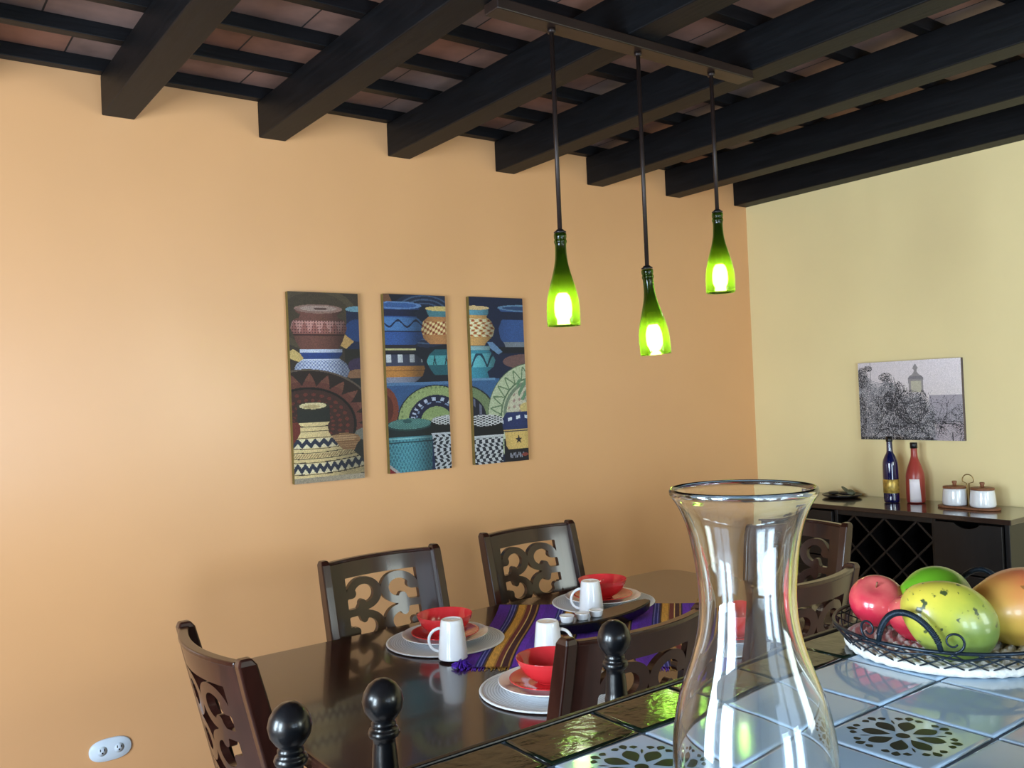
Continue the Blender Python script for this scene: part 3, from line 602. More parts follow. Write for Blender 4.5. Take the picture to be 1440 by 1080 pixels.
# ------------------------------------------------------------------ bar stools whose ball finials rise above the counter
def make_stool():
    root = thing('bar_stool')      # faces -Y; back posts at y=0
    hwid = .21
    prof = [(.0001, 1.099), (.010, 1.0975), (.019, 1.091), (.0252, 1.081), (.0278, 1.070), (.0252, 1.058), (.0185, 1.048), (.0145, 1.044), (.0165, 1.041), (.0165, 1.037),
            (.0150, 1.036), (.0195, 1.033), (.0215, 1.028), (.0195, 1.023), (.0150, 1.020), (.0150, 1.014), (.0162, 1.005), (.0175, .985), (.0182, .976), (.0195, .973), (.0195, .968), (.0182, .965), (.0185, .93), (.0175, .75), (.018, .4), (.014, 0), (0.0001, 0)]
    for sx in (-1, 1):
        MB().lathe(prof, 36, c=(sx*hwid, 0, 0)).build('back_post', M['iron'], root)
        MB().lathe([(.0001, .72), (.018, .72), (.018, .4), (.014, 0), (.0001, 0)], 24, c=(sx*hwid, -.36, 0)).build('front_leg', M['iron'], root)
    MB().tube([(-hwid, 0, .93), (0, .0, .93), (hwid, 0, .93)], .012, 12).build('back_rail', M['iron'], root)
    MB().tube([(-hwid, 0, .84), (0, .0, .84), (hwid, 0, .84)], .010, 12).build('back_rail', M['iron'], root)
    MB().prism(rounded(-.20, .20, -.38, -.01, .04, 5), .70, .735).build('seat', M['chair_seat'], root, bevel=.01)
    MB().tube([(-hwid, -.36, .25), (0, -.36, .25), (hwid, -.36, .25)], .010, 12).build('footrest', M['iron'], root)
    return root
s0 = make_stool(); s0.location = (-3.282, -2.12, 0)
tag(s0, 'black bar stool with two ball finials, the right one in front of the dining chair', 'bar stool', 'black bar stools at the counter')
s1 = copy_tree(s0); s1.location = (-3.832, -2.12, 0)
tag(s1, 'black bar stool whose ball finial is the leftmost and lowest in the photo', 'bar stool', 'black bar stools at the counter')

# ------------------------------------------------------------------ tiled bar counter
T = .12958; OX, OY = -3.094, -2.597; CZ = Z(-.38)
i0, i1 = -9, 3
cx0, cx1 = OX+i0*T, OX+i1*T+.012
cyf = OY+1.755*T; cyn = OY-3*T-.02
bc = thing('bar_counter', (OX, OY, 0), 0, 'raised bar counter topped with pale blue-white, flower and dark green tiles in the foreground', 'counter')
MB().box(cx0-OX, cx1-OX-.04, -.16, -.02, 0, CZ-.05).build('base_wall', M['buffet'], bc)
MB().box(cx0-OX, cx1-OX, cyn-OY, cyf-.010-OY, CZ-.05, CZ-.003).build('grout_bed', M['grout'], bc)
MB().box(cx0-OX, cx1-OX, cyf-.0095-OY, cyf-OY, CZ-.052, CZ+.0005).box(cx0-OX, cx1-OX, cyn-.0125-OY, cyn-.0005-OY, CZ-.052, CZ+.0005).box(cx1-OX+.0005, cx1-OX+.012, cyn-.0125-OY, cyf-OY, CZ-.052, CZ+.0005).build('counter_edge', M['edge'], bc, bevel=.002)
mb = MB()
def tile(x0, x1, y0, y1, mi):
    g = .0028; b_ = .004; x0 += g; x1 -= g; y0 += g; y1 -= g
    lv = [(0, -.0029), (0, -.0012), (b_*.4, -.0003), (b_, 0)]
    v = []; f = []
    for e, z_ in lv: v += [(x0+e, y0+e, CZ+z_), (x1-e, y0+e, CZ+z_), (x1-e, y1-e, CZ+z_), (x0+e, y1-e, CZ+z_)]
    for k in range(3):
        for j in range(4): f.append((k*4+j, k*4+(j+1) % 4, k*4+4+(j+1) % 4, k*4+4+j))
    mb.add(v, f, mi, True); o = len(mb.v)-4; mb.f.append((o, o+1, o+2, o+3)); mb.m.append(mi); mb.sm.append(False)
for i in range(i0, i1):
    for j in range(-3, 2):
        y0 = j*T; y1 = (j+1)*T if j < 1 else cyf-OY-.011
        tile(i*T, (i+1)*T, y0, y1, 1 if j == 1 else 0)
def petal(cx, cy, ang, l0, l1, w, z):
    n = 12; out = []
    for k in range(n*2):
        t = k/n if k < n else 2-(k-n)/n-0
        t = k/n if k <= n else (2*n-k)/n
        s = w*math.sin(math.pi*t**1.35)**.75 if 0 < t < 1 else 0
        r_ = l0+(l1-l0)*t; sg = 1 if k <= n else -1
        x, y = r_, sg*s; out.append((cx+x*math.cos(ang)-y*math.sin(ang), cy+x*math.sin(ang)+y*math.cos(ang)))
    mb.add([(x, y, z) for x, y in out], [tuple(range(len(out)))], 2)
def flower(ci, cj):
    cx, cy, z = (ci+.5)*T, (cj+.5)*T, CZ+.0002
    R_ = T*.395
    mb.add([(cx+.0072*math.cos(a_), cy+.0072*math.sin(a_), z) for a_ in [2*math.pi*k/20 for k in range(20)]], [tuple(range(19, -1, -1))[::-1]], 2)
    for k in range(8):
        a_ = math.radians(22.5+45*k)
        petal(cx, cy, a_, R_*.24, R_*.82, .0088, z)
        for da in (-.21, 0, .21):
            petal(cx, cy, a_+da, R_*.88, R_*(1.12 if da == 0 else 1.04), .0044, z)
        if k % 2 == 0:
            b_ = a_+math.radians(22.5)
            petal(cx, cy, b_, R_*.62, R_*.86, .0012, z)
flower(-1, -1); flower(-3, 0); flower(-5, -1)
mb.build('tiled_top', [M['tile_white'], M['tile_green'], M['tile_ink']], bc)

# ------------------------------------------------------------------ glass carafe
ca = thing('glass_carafe', (-3.574, -2.802, CZ+.0005), 0, 'clear glass carafe with a flared rim standing on the tiled counter', 'carafe')
outer = [(.0001, 0), (.030, 0), (.040, .002), (.0450, .010), (.0500, .035), (.0530, .070), (.0540, .100), (.0532, .130), (.0520, .1520), (.0476, .1737), (.0413, .1905), (.0372, .202), (.0338, .2135), (.0314, .229), (.0312, .246), (.0338, .269), (.0372, .287), (.0425, .300), (.0456, .305), (.0478, .308), (.0482, .311), (.0468, .3128)]
inner = [(.0448, .3118), (.0425, .306), (.0395, .300), (.0346, .287), (.0310, .269), (.0284, .246), (.0286, .229), (.0311, .2135), (.0346, .202), (.0387, .1905), (.0450, .1737), (.0492, .152), (.0504, .130), (.0512, .100), (.0502, .070), (.0472, .036), (.040, .015), (.030, .010), (.0001, .012)]
def smooth_prof(pr, it=2):
    for _ in range(it):
        q = [pr[0]]
        for a_, b_ in zip(pr[:-1], pr[1:]): q += [(a_[0]*.75+b_[0]*.25, a_[1]*.75+b_[1]*.25), (a_[0]*.25+b_[0]*.75, a_[1]*.25+b_[1]*.75)]
        pr = q+[pr[-1]]
    return pr
cv = MB().lathe(smooth_prof(outer+inner), 96).build('carafe_body', M['glass'], ca); recalc(cv)
cv.name = 'carafe_body'

# ------------------------------------------------------------------ wire fruit basket and fruit
BX, BY = -2.828, -2.541
fb = thing('fruit_basket', (BX, BY, CZ), 0, 'round black wire basket with a whitewashed woven rope base holding fruit', 'basket')
mb = MB()      # woven base: basket-weave ribs in rings
for k in range(8):
    r_ = .014+.0155*k; n = max(10, int(r_*420)); pts = []
    for j in range(n*2):
        a_ = math.pi*j/n; pts.append((r_*math.cos(a_), r_*math.sin(a_), .0085+.0022*math.sin(j*math.pi/1.0+k*math.pi+.5*math.pi)))
    mb.tube(pts, .0062, 6, closed=True)
mb.tube([(.130*math.cos(math.pi*j/40), .130*math.sin(math.pi*j/40), .0075+.001*math.sin(j*3)) for j in range(80)], .0068, 8, closed=True)
mb.lathe([(.0001, .004), (.128, .004), (.128, .0085), (.0001, .0085)], 48, smooth=False)
mb.build('woven_base', M['rope'], fb)
rimr, rimz = .1495, .036
mb = MB(); mb.tube([(rimr*math.cos(math.pi*j/48), rimr*math.sin(math.pi*j/48), rimz) for j in range(96)], .0025, 8, closed=True)
mb.tube([((rimr+.001)*math.cos(math.pi*j/48), (rimr+.001)*math.sin(math.pi*j/48), rimz-.006-.002*math.sin(j*.8)) for j in range(96)], .0015, 6, closed=True)
mb.build('rim', M['wire'], fb)
mb = MB(); NW = 30
for k in range(NW):
    for sg in (-1, 1):
        pts = []
        for j in range(7):
            t = j/6; a_ = 2*math.pi*(k+sg*t*1.6)/NW; r_ = .133+(rimr-.133)*t**.8
            pts.append((r_*math.cos(a_), r_*math.sin(a_), .010+(rimz-.012)*t))
        mb.tube(pts, .0011, 5)
mb.build('wire_mesh', M['wire'], fb)
def handle(ac, half):
    mb = MB(); pts = []
    for j in range(29):
        t = j/28; a_ = ac+half*(2*t-1); h = math.sin(math.pi*t)**.62*.046; r_ = rimr+.010*math.sin(math.pi*t)
        pts.append((r_*math.cos(a_), r_*math.sin(a_), rimz+.001+h))
    mb.tube(pts, .0034, 8)
    for j in range(1, 75):      # wound wire
        t = .02+.96*j/75; i_ = t*28; k = int(i_); f_ = i_-k; p = Vector(pts[k]).lerp(Vector(pts[min(k+1, 28)]), f_)
        d = (Vector(pts[min(k+1, 28)])-Vector(pts[k])).normalized(); a1 = d.orthogonal().normalized(); b1 = d.cross(a1)
        mb.tube([p+(a1*math.cos(q)+b1*math.sin(q))*.0036 for q in [2*math.pi*m_/8 for m_ in range(8)]], .0009, 4, closed=True)
    o = mb.build('handle', M['wire'], fb)
    for sg in (-1, 1):          # scroll beside each foot of the handle
        sb = MB(); pts = []
        for j in range(26):
            t = j/25; rr = .0135*(1-.62*t); q = -math.pi/2+sg*0+t*2*math.pi*1.15
            da = ((.0135+rr*math.cos(q)*-1)*0+ (.016+rr*math.cos(q)))/rimr
            a_ = ac+sg*(half+da-.01); pts.append(((rimr+.002)*math.cos(a_), (rimr+.002)*math.sin(a_), rimz+.0145+rr*math.sin(q)))
        sb.tube(pts, [.0019-.0008*j/25 for j in range(26)], 6); sb.build('scroll', M['wire'], o)
handle(math.radians(189.6), math.radians(15)); handle(math.radians(9.6), math.radians(15))

def blob(name, r3_, T_, m, egg=0.0, dimple=0.0, parent=None, beak=0.0, seg=40):
    mb = MB(); v = []; f = []; n = 28
    for i in range(n+1):
        ph = math.pi*i/n
        for j in range(seg):
            th = 2*math.pi*j/seg
            x = math.sin(ph)*math.cos(th); y = math.sin(ph)*math.sin(th); z = math.cos(ph)
            k = 1+egg*z
            rad = 1-dimple*math.exp(-(ph/.42)**2)-dimple*.6*math.exp(-((math.pi-ph)/.35)**2)
            bx = beak*math.exp(-((ph-math.pi*.82)/.3)**2)*max(0, math.cos(th))
            v.append(Vector((x*r3_[0]*k*(1 if not dimple else 1+.02*math.cos(5*th)*max(0, -z))+bx*.01, y*r3_[1]*k, z*r3_[2]*rad)))
    for i in range(n):
        for j in range(seg): k = (j+1) % seg; f.append((i*seg+j, (i+1)*seg+j, (i+1)*seg+k, i*seg+k))
    mb.add(v, f, 0, True); o = mb.build(name, m, parent); recalc(o)
    for p_ in o.data.polygons: p_.use_smooth = True
    if T_ is not None: o.matrix_world = T_
    return o
def place(x, y, z, rx=0, ry=0, rz=0): return Matrix.Translation((x, y, z)) @ Matrix.Rotation(rz, 4, 'Z') @ Matrix.Rotation(ry, 4, 'Y') @ Matrix.Rotation(rx, 4, 'X')
apple_m = fruit_mat('red_apple_skin', [(0.0, (196, 40, 66)), (.5, (206, 50, 74)), (.8, (222, 110, 104)), (1.0, (214, 150, 110))], (1, 2, 7), .7, 30, rough=.22)
SR, SU, SF = Vector((.804, -.593, 0)), Vector((0, 0, 1)), Vector((.594, .805, 0))     # along the counter, up, away
def lie(x, y, z, axis): return Matrix.Translation((x, y, z)) @ axis.normalized().to_track_quat('Z', 'Y').to_matrix().to_4x4()
def loc_dir(T_, d, k): v = T_.to_3x3().transposed() @ d.normalized(); return tuple(v*k)
def apple(T_, label):
    e = thing('apple'); e.matrix_world = T_; tag(e, label, 'apple', 'apples in the wire basket')
    blob('apple_body', (.0395, .0395, .037), None, apple_m, egg=.10, dimple=.20, parent=e)
    MB().tube([(0, 0, .0245), (.001, 0, .032), (.003, .001, .039)], [.0012, .0011, .0016], 6).build('stem', M['wood_light'], e)
apple(lie(-2.828, -2.436, Z(-.332), SU*.85-SR*.25-SF*.48), 'red apple with its stem hollow showing, at the left of the wire basket')
apple(lie(-2.852, -2.513, Z(-.3345), SU*.9-SR*.3+SF*.2), 'second red apple, half hidden behind the yellow-green mango')
def mango(r3_, T_, m, label, egg):
    e = thing('mango'); e.matrix_world = T_; tag(e, label, 'mango', 'mangoes in the wire basket')
    blob('mango_body', r3_, None, m, egg=egg, beak=1.2, parent=e)
    MB().lathe([(.0001, .002), (.003, .0015), (.0034, 0), (.0034, -.003)], 12, c=(0, 0, r3_[2]-.001)).build('stem_scar', M['wood_light'], e)
TF = lie(-2.909, -2.587, Z(-.3170), SR*.86-SU*.5); TG = lie(-2.771, -2.496, Z(-.3270), SR*.8-SU*.12+SF*.6); TP = lie(-2.769, -2.614, Z(-.3200), SR*.85-SU*.1+SF*.5)
mango_y = fruit_mat('yellow_green_mango_skin', [(0.0, (84, 116, 52)), (.42, (122, 142, 62)), (.68, (176, 178, 66)), (1.0, (216, 198, 74))], loc_dir(TF, SU-SR*.75, 8), .35, 40, (70, .62, (64, 76, 40)), .35)
mango_g = fruit_mat('green_mango_skin', [(0.0, (150, 150, 50)), (.3, (150, 170, 46)), (.6, (96, 160, 34)), (1.0, (110, 176, 40))], loc_dir(TG, SU+SR*.3, 9), .5, 30, rough=.3)
mango_p = fruit_mat('peach_mango_skin', [(0.0, (200, 176, 70)), (.35, (214, 160, 80)), (.68, (212, 116, 72)), (1.0, (186, 56, 62))], loc_dir(TP, SR+SU*.9, 9), .35, 25, (60, .72, (150, 100, 50)), .38)
mango((.043, .0495, .062), TF, mango_y, 'yellow-green mango with dark spots, frontmost fruit in the basket', .10)
mango((.047, .047, .056), TG, mango_g, 'bright green mango standing behind the spotted yellow-green one', .06)
mango((.050, .053, .092), TP, mango_p, 'peach and red mango at the right edge of the photo', .10)

# ------------------------------------------------------------------ pendant lamp: bar with three hanging cut bottles
pd = thing('pendant_lamp', (-2.235, -1.39, Z(1.0)), 0, 'hanging lamp with three cut green bottles on rods below a dark wooden ceiling bar', 'ceiling lamp')
px0 = -2.235
MB().box(-.50, .50, -.03, .03, -.030, -.001).build('ceiling_bar', M['bar_wood'], pd, bevel=.003)
bot = smooth_prof([(.0150, .245), (.0168, .244), (.0172, .238), (.0165, .232), (.0150, .229), (.0172, .226), (.0172, .221), (.0150, .217), (.0152, .195), (.0165, .175), (.0205, .152), (.0280, .125), (.0365, .095), (.0420, .068), (.0440, .045), (.0442, .0), (.0435, -.0006), (.0416, 0.0),
       (.0414, .045), (.0394, .068), (.034, .095), (.0255, .125), (.018, .152), (.014, .175), (.0127, .195), (.0125, .217), (.0125, .240), (.0150, .245)], 1)
def bottle_pendant(dx, ztop, zbot, tilt):
    MB().tube([(dx, 0, -.029), (dx, 0, zbot+.248)], .0062, 12).build('hanging_rod', M['rod'], pd)
    s_ = MB().lathe([(.0001, -.042), (.011, -.042), (.011, -.0305), (.0001, -.0305)], 20, c=(dx, 0, 0)).build('rod_cap', M['rod'], pd)
    Tm = Matrix.Translation((dx, 0, zbot+.236)) @ Matrix.Rotation(tilt, 4, 'Y') @ Matrix.Translation((0, 0, -.236))
    g = MB().lathe(bot, 48, T=Tm).build('bottle_shade', M['green_glass'], pd); recalc(g)
    MB().lathe([(.0001, .256), (.009, .256), (.012, .252), (.0165, .250), (.0165, .2465), (.0001, .2465)], 24, T=Tm).build('shade_cap', M['iron'], pd)
    MB().lathe([(.0001, .122), (.011, .122), (.0125, .115), (.0125, .087), (.0001, .087)], 20, T=Tm).build('lamp_holder', M['black'], pd)
    MB().lathe([(.0001, .086), (.012, .086), (.018, .078), (.0225, .062), (.0235, .045), (.022, .028), (.015, .014), (.0001, .008)], 24, T=Tm).build('bulb', M['bulb'], pd)
bottle_pendant(-2.538-px0, 0, .177-1.0, 0.0)
bottle_pendant(-2.218-px0, 0, .098-1.0, math.radians(-5))
bottle_pendant(-1.903-px0, 0, .288-1.0, 0.0)

# ------------------------------------------------------------------ striped cloth on the table
A_, B_, C_ = Vector((-2.775, -1.185)), Vector((-2.285, -.725)), Vector((-1.765, -1.195))
A_ = Vector((-2.775, -1.195)); B_ = Vector((-2.30, -.70)); C_ = Vector((-1.80, -1.18))
eu = (C_-B_); ev = (A_-B_)      # u across the stripes from the rear corner to the right corner, v along the stripes towards the front
per = [((92, 40, 172), .26), ((30, 36, 110), .03), ((120, 120, 200), .02), ((34, 40, 130), .05), ((120, 120, 200), .02), ((30, 28, 90), .03), ((90, 62, 30), .03), ((222, 166, 72), .13), ((176, 124, 54), .03),
       ((120, 50, 46), .09), ((230, 196, 120), .02), ((70, 28, 34), .10), ((176, 130, 60), .03), ((40, 22, 60), .03), ((104, 42, 190), .13)]
tot = sum(p[1] for p in per)
def stripe(u):
    t = ((u*4.35+.02) % 1)*tot
    for c_, w_ in per:
        if t < w_: return c_
        t -= w_
    return per[-1][0]
nu, nv = 420, 60
vv = []; cc = []
for j in range(nv+1):
    for i in range(nu+1):
        u, v = i/nu, j/nv
        uu = u+.012*math.sin(v*5+u*3)
        q = B_+eu*uu+ev*(v+.010*math.sin(u*9))
        lift = .0009+.0008*abs(math.sin(u*23+v*4))*math.sin(v*math.pi)
        vv.append((q.x, q.y, TZ+.0006+lift)); cc.append(stripe(u))
cb = MB(); s_ = nu+1; cb.add(vv, [(j*s_+i, (j+1)*s_+i, (j+1)*s_+i+1, j*s_+i+1) for j in range(nv) for i in range(nu)], 0, True)
cl = cb.build('striped_cloth', [M['cloth']])
at = cl.data.color_attributes.new('paint', 'FLOAT_COLOR', 'POINT'); lin = srgb(np.array(cc, float)); lin = lin*(1+rng.randn(len(lin), 1)*.12)
full = np.ones((len(cc), 4), np.float32); full[:, :3] = np.clip(lin, 0, 1); at.data.foreach_set('color', full.ravel())
tag(cl, 'purple, gold and blue striped woven cloth laid diagonally on the dark table', 'table cloth')
import bmesh as _b
fg = MB()
for k in range(170):
    u = k/169; c = B_+eu*u+ev; d = ev.normalized(); ln = random.uniform(.018, .032)
    e = c+d*ln+eu.normalized()*random.uniform(-.008, .008)
    fg.tube([(c.x, c.y, TZ+.002), ((c.x+e.x)/2, (c.y+e.y)/2, TZ+.0035), (e.x, e.y, TZ+.0015)], .0011, 4, mi=0 if (stripe(u)[2] > stripe(u)[0]) else 1)
fr = fg.build('fringe', [M['purple'], M['gold_yarn']], cl); tag(fr, kind='stuff')
def tassel(p, m, n=60, r=.022):
    t = MB()
    for k in range(n):
        a_ = random.uniform(0, 2*math.pi); q = random.uniform(.25, 1)*r; h = random.uniform(.002, .016)
        t.tube([(p.x, p.y, TZ+.004), (p.x+math.cos(a_)*q*.6, p.y+math.sin(a_)*q*.6, TZ+.003+h), (p.x+math.cos(a_)*q, p.y+math.sin(a_)*q, TZ+.002+h*.3)], .0013, 4)
    return t.build('tassel', m, cl)
tassel(A_+Vector((-.002, .004)), M['purple'], 90, .030); tassel(C_+Vector((.0, .01)), M['gold_yarn'], 50, .022); tassel(A_+eu+Vector((.004, -.004)), M['purple'], 70, .028)

# ------------------------------------------------------------------ place settings
def ring_prof(pts): return smooth_prof(pts, 1)
settings = [(-2.672, -.945, 'at the left chair by the orange wall'), (-2.030, -.930, 'at the right chair by the orange wall'),
            (-2.712, -1.490, 'partly hidden by the near dining chair'), (-2.030, -1.485, 'behind the glass carafe')]
protos = {}
def first(key, fn):
    if key in protos: return copy_tree(protos[key])
    protos[key] = fn(); return protos[key]
def mk_mat():
    e = thing('placemat')
    MB().lathe([(.0001, 0), (.170, 0), (.170, .0028), (.0001, .0028)], 72, smooth=False).build('woven_disc', M['mat_weave'], e)
    MB().lathe([(.170+.0048*math.cos(a_), .0022+.0024*math.sin(a_)) for a_ in [2*math.pi*k/10 for k in range(11)]], 72).build('braided_rim', M['mat_rim'], e)
    return e
def mk_plate():
    o = MB().lathe(ring_prof([(.0001, .004), (.070, .004), (.074, .0), (.078, 0), (.084, .004), (.104, .0125), (.126, .019), (.1285, .0205), (.1275, .0222), (.124, .0218), (.103, .0160), (.084, .0085), (.076, .0068), (.0001, .0066)]), 72).build('dinner_plate', M['white_china'])
    return o
def mk_saucer():
    return MB().lathe(ring_prof([(.0001, .003), (.044, .003), (.047, .0), (.051, 0), (.058, .004), (.080, .011), (.0995, .017), (.101, .019), (.099, .0198), (.079, .0142), (.058, .0072), (.048, .0058), (.0001, .0056)]), 64).build('red_saucer', M['red_ceramic'])
def mk_bowl():
    return MB().lathe(ring_prof([(.0001, .005), (.024, .005), (.026, 0), (.032, 0), (.034, .005), (.052, .014), (.068, .030), (.078, .048), (.0825, .061), (.0828, .0625), (.081, .0628), (.0795, .060), (.0745, .047), (.064, .031), (.049, .0175), (.030, .0095), (.0001, .0085)]), 64).build('red_bowl', M['red_ceramic'])
for x, y, wh in settings:
    o = first('m', mk_mat); o.location = (x, y, TZ+.0028); tag(o, 'round grey woven placemat with a white rim '+wh, 'placemat', 'round placemats on the table')
    o = first('p', mk_plate); o.location = (x, y, TZ+.0058); tag(o, 'white dinner plate '+wh, 'plate', 'white plates on the table')
    o = first('s', mk_saucer); o.location = (x, y, TZ+.0128); tag(o, 'small red plate under the bowl '+wh, 'plate', 'small red plates on the table')
    o = first('b', mk_bowl); o.location = (x, y, TZ+.0190); tag(o, 'red bowl '+wh, 'bowl', 'red bowls on the table')
def mk_mug():      # standing upside down on its rim, as on the table
    e = thing('white_mug')
    pr = ring_prof([(.0385, 0), (.0402, .0006), (.0404, .003), (.0385, .030), (.0350, .065), (.0312, .097), (.0295, .1035), (.0272, .1055), (.0250, .1052), (.0240, .1035), (.0001, .1033), (.0001, .1005), (.0265, .099), (.0290, .094), (.0325, .064), (.0362, .030), (.0380, .003), (.0385, 0)])
    g = MB().lathe(pr, 56).build('mug_body', M['white_china'], e); recalc(g)
    pts = []
    for k in range(15):
        a_ = math.radians(-92+184*k/14); pts.append((.0345+.0015*(1-k/14*2)+.030*math.cos(a_), 0, .050+.031*math.sin(a_)))
    MB().tube(pts, .0042, 10).build('handle', M['white_china'], e)
    return e
mug0 = None
for x, y, rz, lab in ((-2.756, -1.118, math.radians(180-36), 'white mug turned upside down beside the leftmost red bowl'),
                      (-2.583, -1.322, math.radians(-30), 'white mug turned upside down behind the nearest red bowl, beside the black tray'),
                      (-2.172, -1.030, math.radians(180-30), 'white mug turned upside down in front of the farthest red bowl')):
    if mug0 is None: mug0 = o = mk_mug()
    else: o = copy_tree(mug0)
    o.location = (x, y, TZ+.0066); o.rotation_euler = (0, 0, rz); tag(o, lab, 'mug', 'white mugs on the table')

# black boat-shaped candle tray with white cups
tr = thing('candle_tray', (-2.245, -1.168, TZ+.003), math.radians(3), 'long black boat-shaped tray carrying small white candle cups', 'tray')
rings = []
for k in range(21):
    t = -1+2*k/20; x = t*.20; w_ = .048*math.sqrt(max(.02, 1-t*t*.93)); zb = .018*t*t
    rings.append([Vector((x, -w_*.55, zb)), Vector((x, w_*.55, zb)), Vector((x, w_, .035+.010*t*t)), Vector((x, w_*.82, .038+.010*t*t)), Vector((x, -w_*.82, .038+.010*t*t)), Vector((x, -w_, .035+.010*t*t))])
MB().sweep(None, rings, smooth=False).build('tray_body', M['iron'], tr, bevel=.003)
for k, dx in enumerate((-.150, -.088, -.030)):
    c = MB().lathe([(.0001, 0), (.017, 0), (.0185, .004), (.0215, .016), (.0225, .0185), (.0212, .0195), (.0195, .017), (.0001, .0165)], 32).build('candle_cup', M['white_china'])
    p = Matrix.Translation(tr.location) @ Matrix.Rotation(math.radians(3), 4, 'Z') @ Vector((dx, 0, .0385+.010*(dx/.20)**2))
    c.location = p; tag(c, ('small white candle cup, leftmost of the three on the black tray', 'small white candle cup, middle one of the three on the black tray', 'small white candle cup, rightmost of the three, nearest the black ball finial')[k], 'candle cup', 'white candle cups on the tray')

# ------------------------------------------------------------------ buffet with wine rack
BZ = Z(-.58); by0, by1 = -1.530, -.360
bf = thing('buffet_cabinet', (-.2, (by0+by1)/2, 0), 0, 'black-brown buffet with a lattice wine rack against the cream wall', 'cabinet')
o_ = (by0+by1)/2
def bb(mb, x0, x1, y0, y1, z0, z1): return mb.box(x0+.2, x1+.2, y0-o_, y1-o_, z0, z1)
MB().box(-.195, .195, by0-o_, by1-o_, BZ-.022, BZ).build('cabinet_top', M['buffet_top'], bf, bevel=.004)
mb = MB(); X0, X1 = -.375, -.006
yA, yB_ = -1.195, -.745          # wine-rack bay
for a_, b_ in ((by0+.015, by0+.035), (yA-.018, yA), (yB_, yB_+.018), (by1-.035, by1-.015)): bb(mb, X0, X1, a_, b_, .03, BZ-.0225)
bb(mb, X0, X1, by0+.035, yA-.018, .05, .07); bb(mb, X0, X1, yA, yB_, .36, .378); bb(mb, X0, X1, yB_+.018, by1-.035, .05, .07); bb(mb, X0, X1, yA, yB_, .05, .07)
bb(mb, X1-.008, X1, by0+.035, yA-.018, .07, BZ-.0225); bb(mb, X1-.008, X1, yB_+.018, by1-.035, .07, BZ-.0225); bb(mb, X1-.008, X1, yA, yB_, .07, .36); bb(mb, X1-.008, X1, yA, yB_, .378, BZ-.0225)
bb(mb, X0, X0+.016, yA, yB_, BZ-.045, BZ-.0225)
mb.build('carcass', M['buffet'], bf, bevel=.002)
mb = MB(); lz0, lz1 = .378, BZ-.0455; n_ = 3; stp = (yB_-yA)/n_
def clipseg(y, z, dy, dz):
    ts = []
    t0, t1 = -9, 9
    for p, d, lo, hi in ((y, dy, yA, yB_), (z, dz, lz0, lz1)):
        a_, b_ = (lo-p)/d, (hi-p)/d; t0 = max(t0, min(a_, b_)); t1 = min(t1, max(a_, b_))
    return t0, t1
for k in range(-4, 8):
    for sg in (-1, 1):
        y = yA+stp*(k+.5); z = lz1-.0; dy, dz = sg*.7071, -.7071
        t0, t1 = clipseg(y, z-.001, dy, dz)
        if t1-t0 < .02: continue
        p0 = Vector((0, y+dy*t0, z-.001+dz*t0)); p1 = Vector((0, y+dy*t1, z-.001+dz*t1)); nrm = Vector((0, -dz, dy))*.0045
        a_ = X0+.012+(0.0005 if sg > 0 else .004); xx = (a_+.2, X1-.01+.2 if sg > 0 else X1-.012+.2)
        c = [p0+nrm, p1+nrm, p1-nrm, p0-nrm]
        mb.add([(x, q.y-o_, q.z) for x in xx for q in c], [(0, 1, 2, 3), (7, 6, 5, 4), (0, 4, 5, 1), (1, 5, 6, 2), (2, 6, 7, 3), (3, 7, 4, 0)])
recalc(mb.build('wine_lattice', M['buffet'], bf))
def drawer(y0, y1, nm):
    # front board with a curved finger notch cut in the upper edge
    z0, z1 = BZ-.24, BZ-.030; ym = (y0+y1)/2; pts = [(y0, z0), (y1, z0), (y1, z1)]
    for k in range(13):
        t = k/12; pts.append((ym+.055-.11*t, z1-.022*math.sin(math.pi*t)**.8))
    pts.append((y0, z1)); n = len(pts)
    v = [(X0-.018+.2, y-o_, z) for y, z in pts]+[(X0-.001+.2, y-o_, z) for y, z in pts]
    f = [tuple(range(n)), tuple(range(2*n-1, n-1, -1))]+[(i, i+n, (i+1) % n+n, (i+1) % n) for i in range(n)]
    o = MB().add(v, f).build(nm, M['buffet'], bf, bevel=.002); recalc(o)
drawer(by0+.037, yA-.020, 'drawer_front'); drawer(yB_+.020, by1-.037, 'drawer_front')
for a_, b_ in ((by0+.037, yA-.020), (yB_+.020, by1-.037)):
    mb = MB(); bb(mb, X0-.018, X0-.001, a_, b_, .075, BZ-.245); d_ = mb.build('cabinet_door', M['buffet'], bf, bevel=.002)
    mb = MB(); ym = (a_+b_)/2; bb(mb, X0-.021, X0-.0182, a_+.05, b_-.05, .13, BZ-.30); mb.build('door_panel', M['buffet'], d_, bevel=.001)
mb = MB(); bb(mb, X0+.02, X1-.02, by0+.04, by1-.04, 0, .03); mb.build('plinth', M['buffet'], bf)

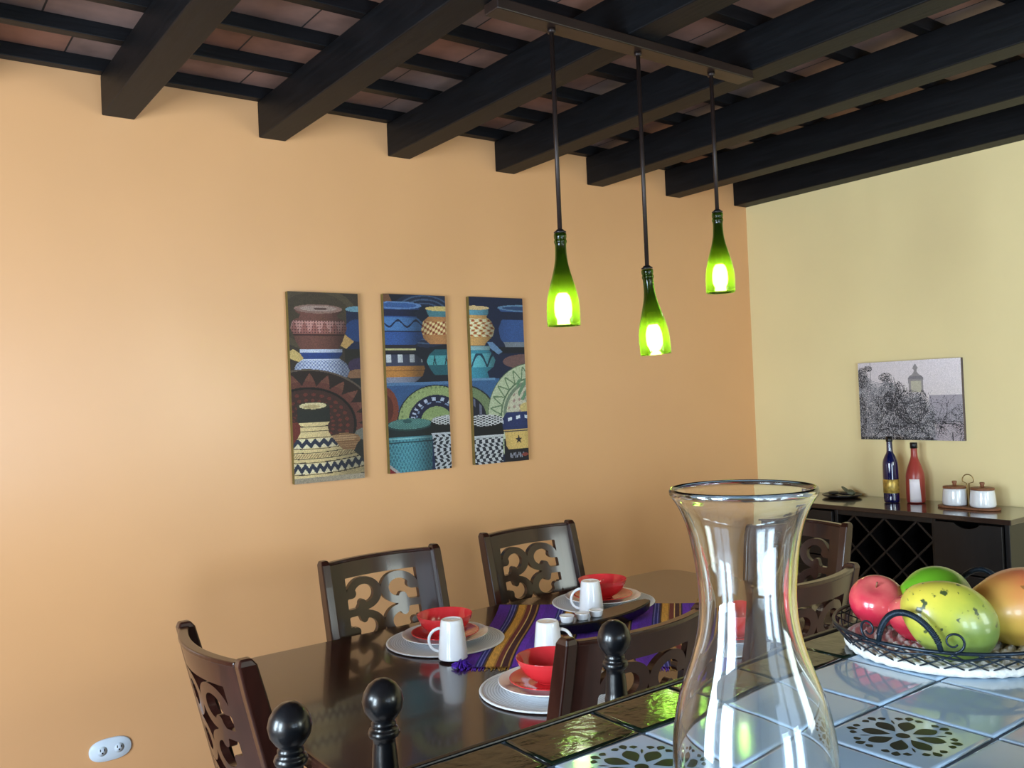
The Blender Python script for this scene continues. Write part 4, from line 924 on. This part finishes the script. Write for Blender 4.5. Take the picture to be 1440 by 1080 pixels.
# things on the buffet
def std(name, x, y, lab, cat, rz=0): return thing(name, (x, y, BZ+.0005), rz, lab, cat)
e = std('blue_bottle', -.160, -.893, 'dark blue glass bottle with a gold label on the buffet', 'bottle')
MB().lathe(smooth_prof([(.0001, .003), (.030, 0), (.0345, .004), (.035, .02), (.035, .17), (.033, .195), (.024, .218), (.015, .232), (.0135, .25), (.0130, .296), (.0145, .298), (.0145, .306), (.012, .308), (.0001, .308)], 1), 40).build('bottle_body', M['blue_glass'], e)
MB().lathe([(.0352, .045), (.0360, .046), (.0360, .108), (.0352, .109)], 40).build('gold_label', M['gold'], e)
MB().lathe([(.0146, .285), (.0152, .286), (.0152, .309), (.0001, .3095)], 24).build('cork_top', M['black'], e)
e = std('red_bottle', -.112, -.985, 'red bottle with a blank white label beside the blue bottle', 'bottle')
MB().lathe(smooth_prof([(.0001, .003), (.036, 0), (.041, .004), (.042, .02), (.042, .115), (.039, .14), (.027, .178), (.017, .205), (.0140, .22), (.0135, .262), (.0001, .262)], 1), 40).build('bottle_body', M['red_bottle'], e)
MB().lathe([(.0145, .252), (.0162, .253), (.0162, .277), (.0145, .279), (.0001, .279)], 24).build('cap', M['black'], e)
mb = MB(); v = []; n = 14
for z_ in np.linspace(.006, .112, 6):
    for k in range(n):
        w0, w1 = 185, 245+(.112-z_)*90; a_ = math.radians(w0+(w1-w0)*k/(n-1)); v.append((.0427*math.cos(a_), .0427*math.sin(a_), z_))
v2 = [(x*1.01, y*1.01, z) for x, y, z in v]
mb.add(v2, [(j*n+i, j*n+i+1, (j+1)*n+i+1, (j+1)*n+i) for j in range(5) for i in range(n-1)], 0, True)
lb_ = mb.build('white_label', M['paper'], e); so = lb_.modifiers.new('thick', 'SOLIDIFY'); so.thickness = .0005
lb_.rotation_euler = (0, 0, math.radians(-12))

e = std('condiment_set', -.170, -1.255, 'two white lidded condiment pots on a brown wooden tray on the buffet', 'condiment set')
pl = rounded(-.045, .045, -.132, .132, .044, 8)
MB().prism(pl, 0, .010).build('wooden_tray', M['wood_light'], e, bevel=.003)
for yy in (.058, -.062):
    p = MB().lathe(smooth_prof([(.0001, 0), (.040, 0), (.050, .004), (.0525, .012), (.050, .045), (.0465, .073), (.044, .075), (.0001, .075)], 1), 36, c=(0, yy, .0105)).build('pot', M['white_china'], e)
    l_ = MB().lathe([(.0001, .0), (.0475, 0), (.0475, .008), (.040, .010), (.0001, .011)], 36, c=(0, yy, .086)).build('wooden_lid', M['wood_light'], p)
    MB().lathe([(.0001, 0), (.008, 0), (.0075, .008), (.0105, .016), (.009, .021), (.0001, .022)], 20, c=(0, yy, .097)).build('lid_knob', M['wood_light'], l_)
pts = [(0, -.006, .010), (0, -.006, .11)]+[(0, -.002-.024*math.cos(math.radians(a_)), .125+.024*math.sin(math.radians(a_))) for a_ in range(-20, 201, 20)]+[(0, .004, .11), (0, .004, .010)]
MB().tube(pts, .0022, 8).build('wire_handle', M['brass'], e)
e = std('dark_dish', -.115, -.60, 'small dark dish with grey-green ornaments at the left of the buffet', 'dish')
MB().lathe([(.0001, 0), (.055, 0), (.085, .006), (.095, .013), (.093, .016), (.080, .010), (.0001, .006)], 48).build('dish_plate', M['plate_dark'], e)
for k, (x, y, z, r3_, ry) in enumerate(((0, .045, .019, (.03, .028, .009), 0), (0, -.015, .018, (.012, .035, .008), 0), (.01, -.045, .025, (.018, .022, .014), .3), (.0, -.03, .033, (.012, .035, .008), .6))):
    q = blob('ornament', r3_, Matrix.Translation((-.115+x, -.60+y, BZ+z)) @ Matrix.Rotation(ry, 4, 'X'), M['leafy'] if k >= 2 else M['plate_dark'])
    mw = q.matrix_world.copy(); q.parent = e; q.matrix_parent_inverse = Matrix.Translation(e.location).inverted()
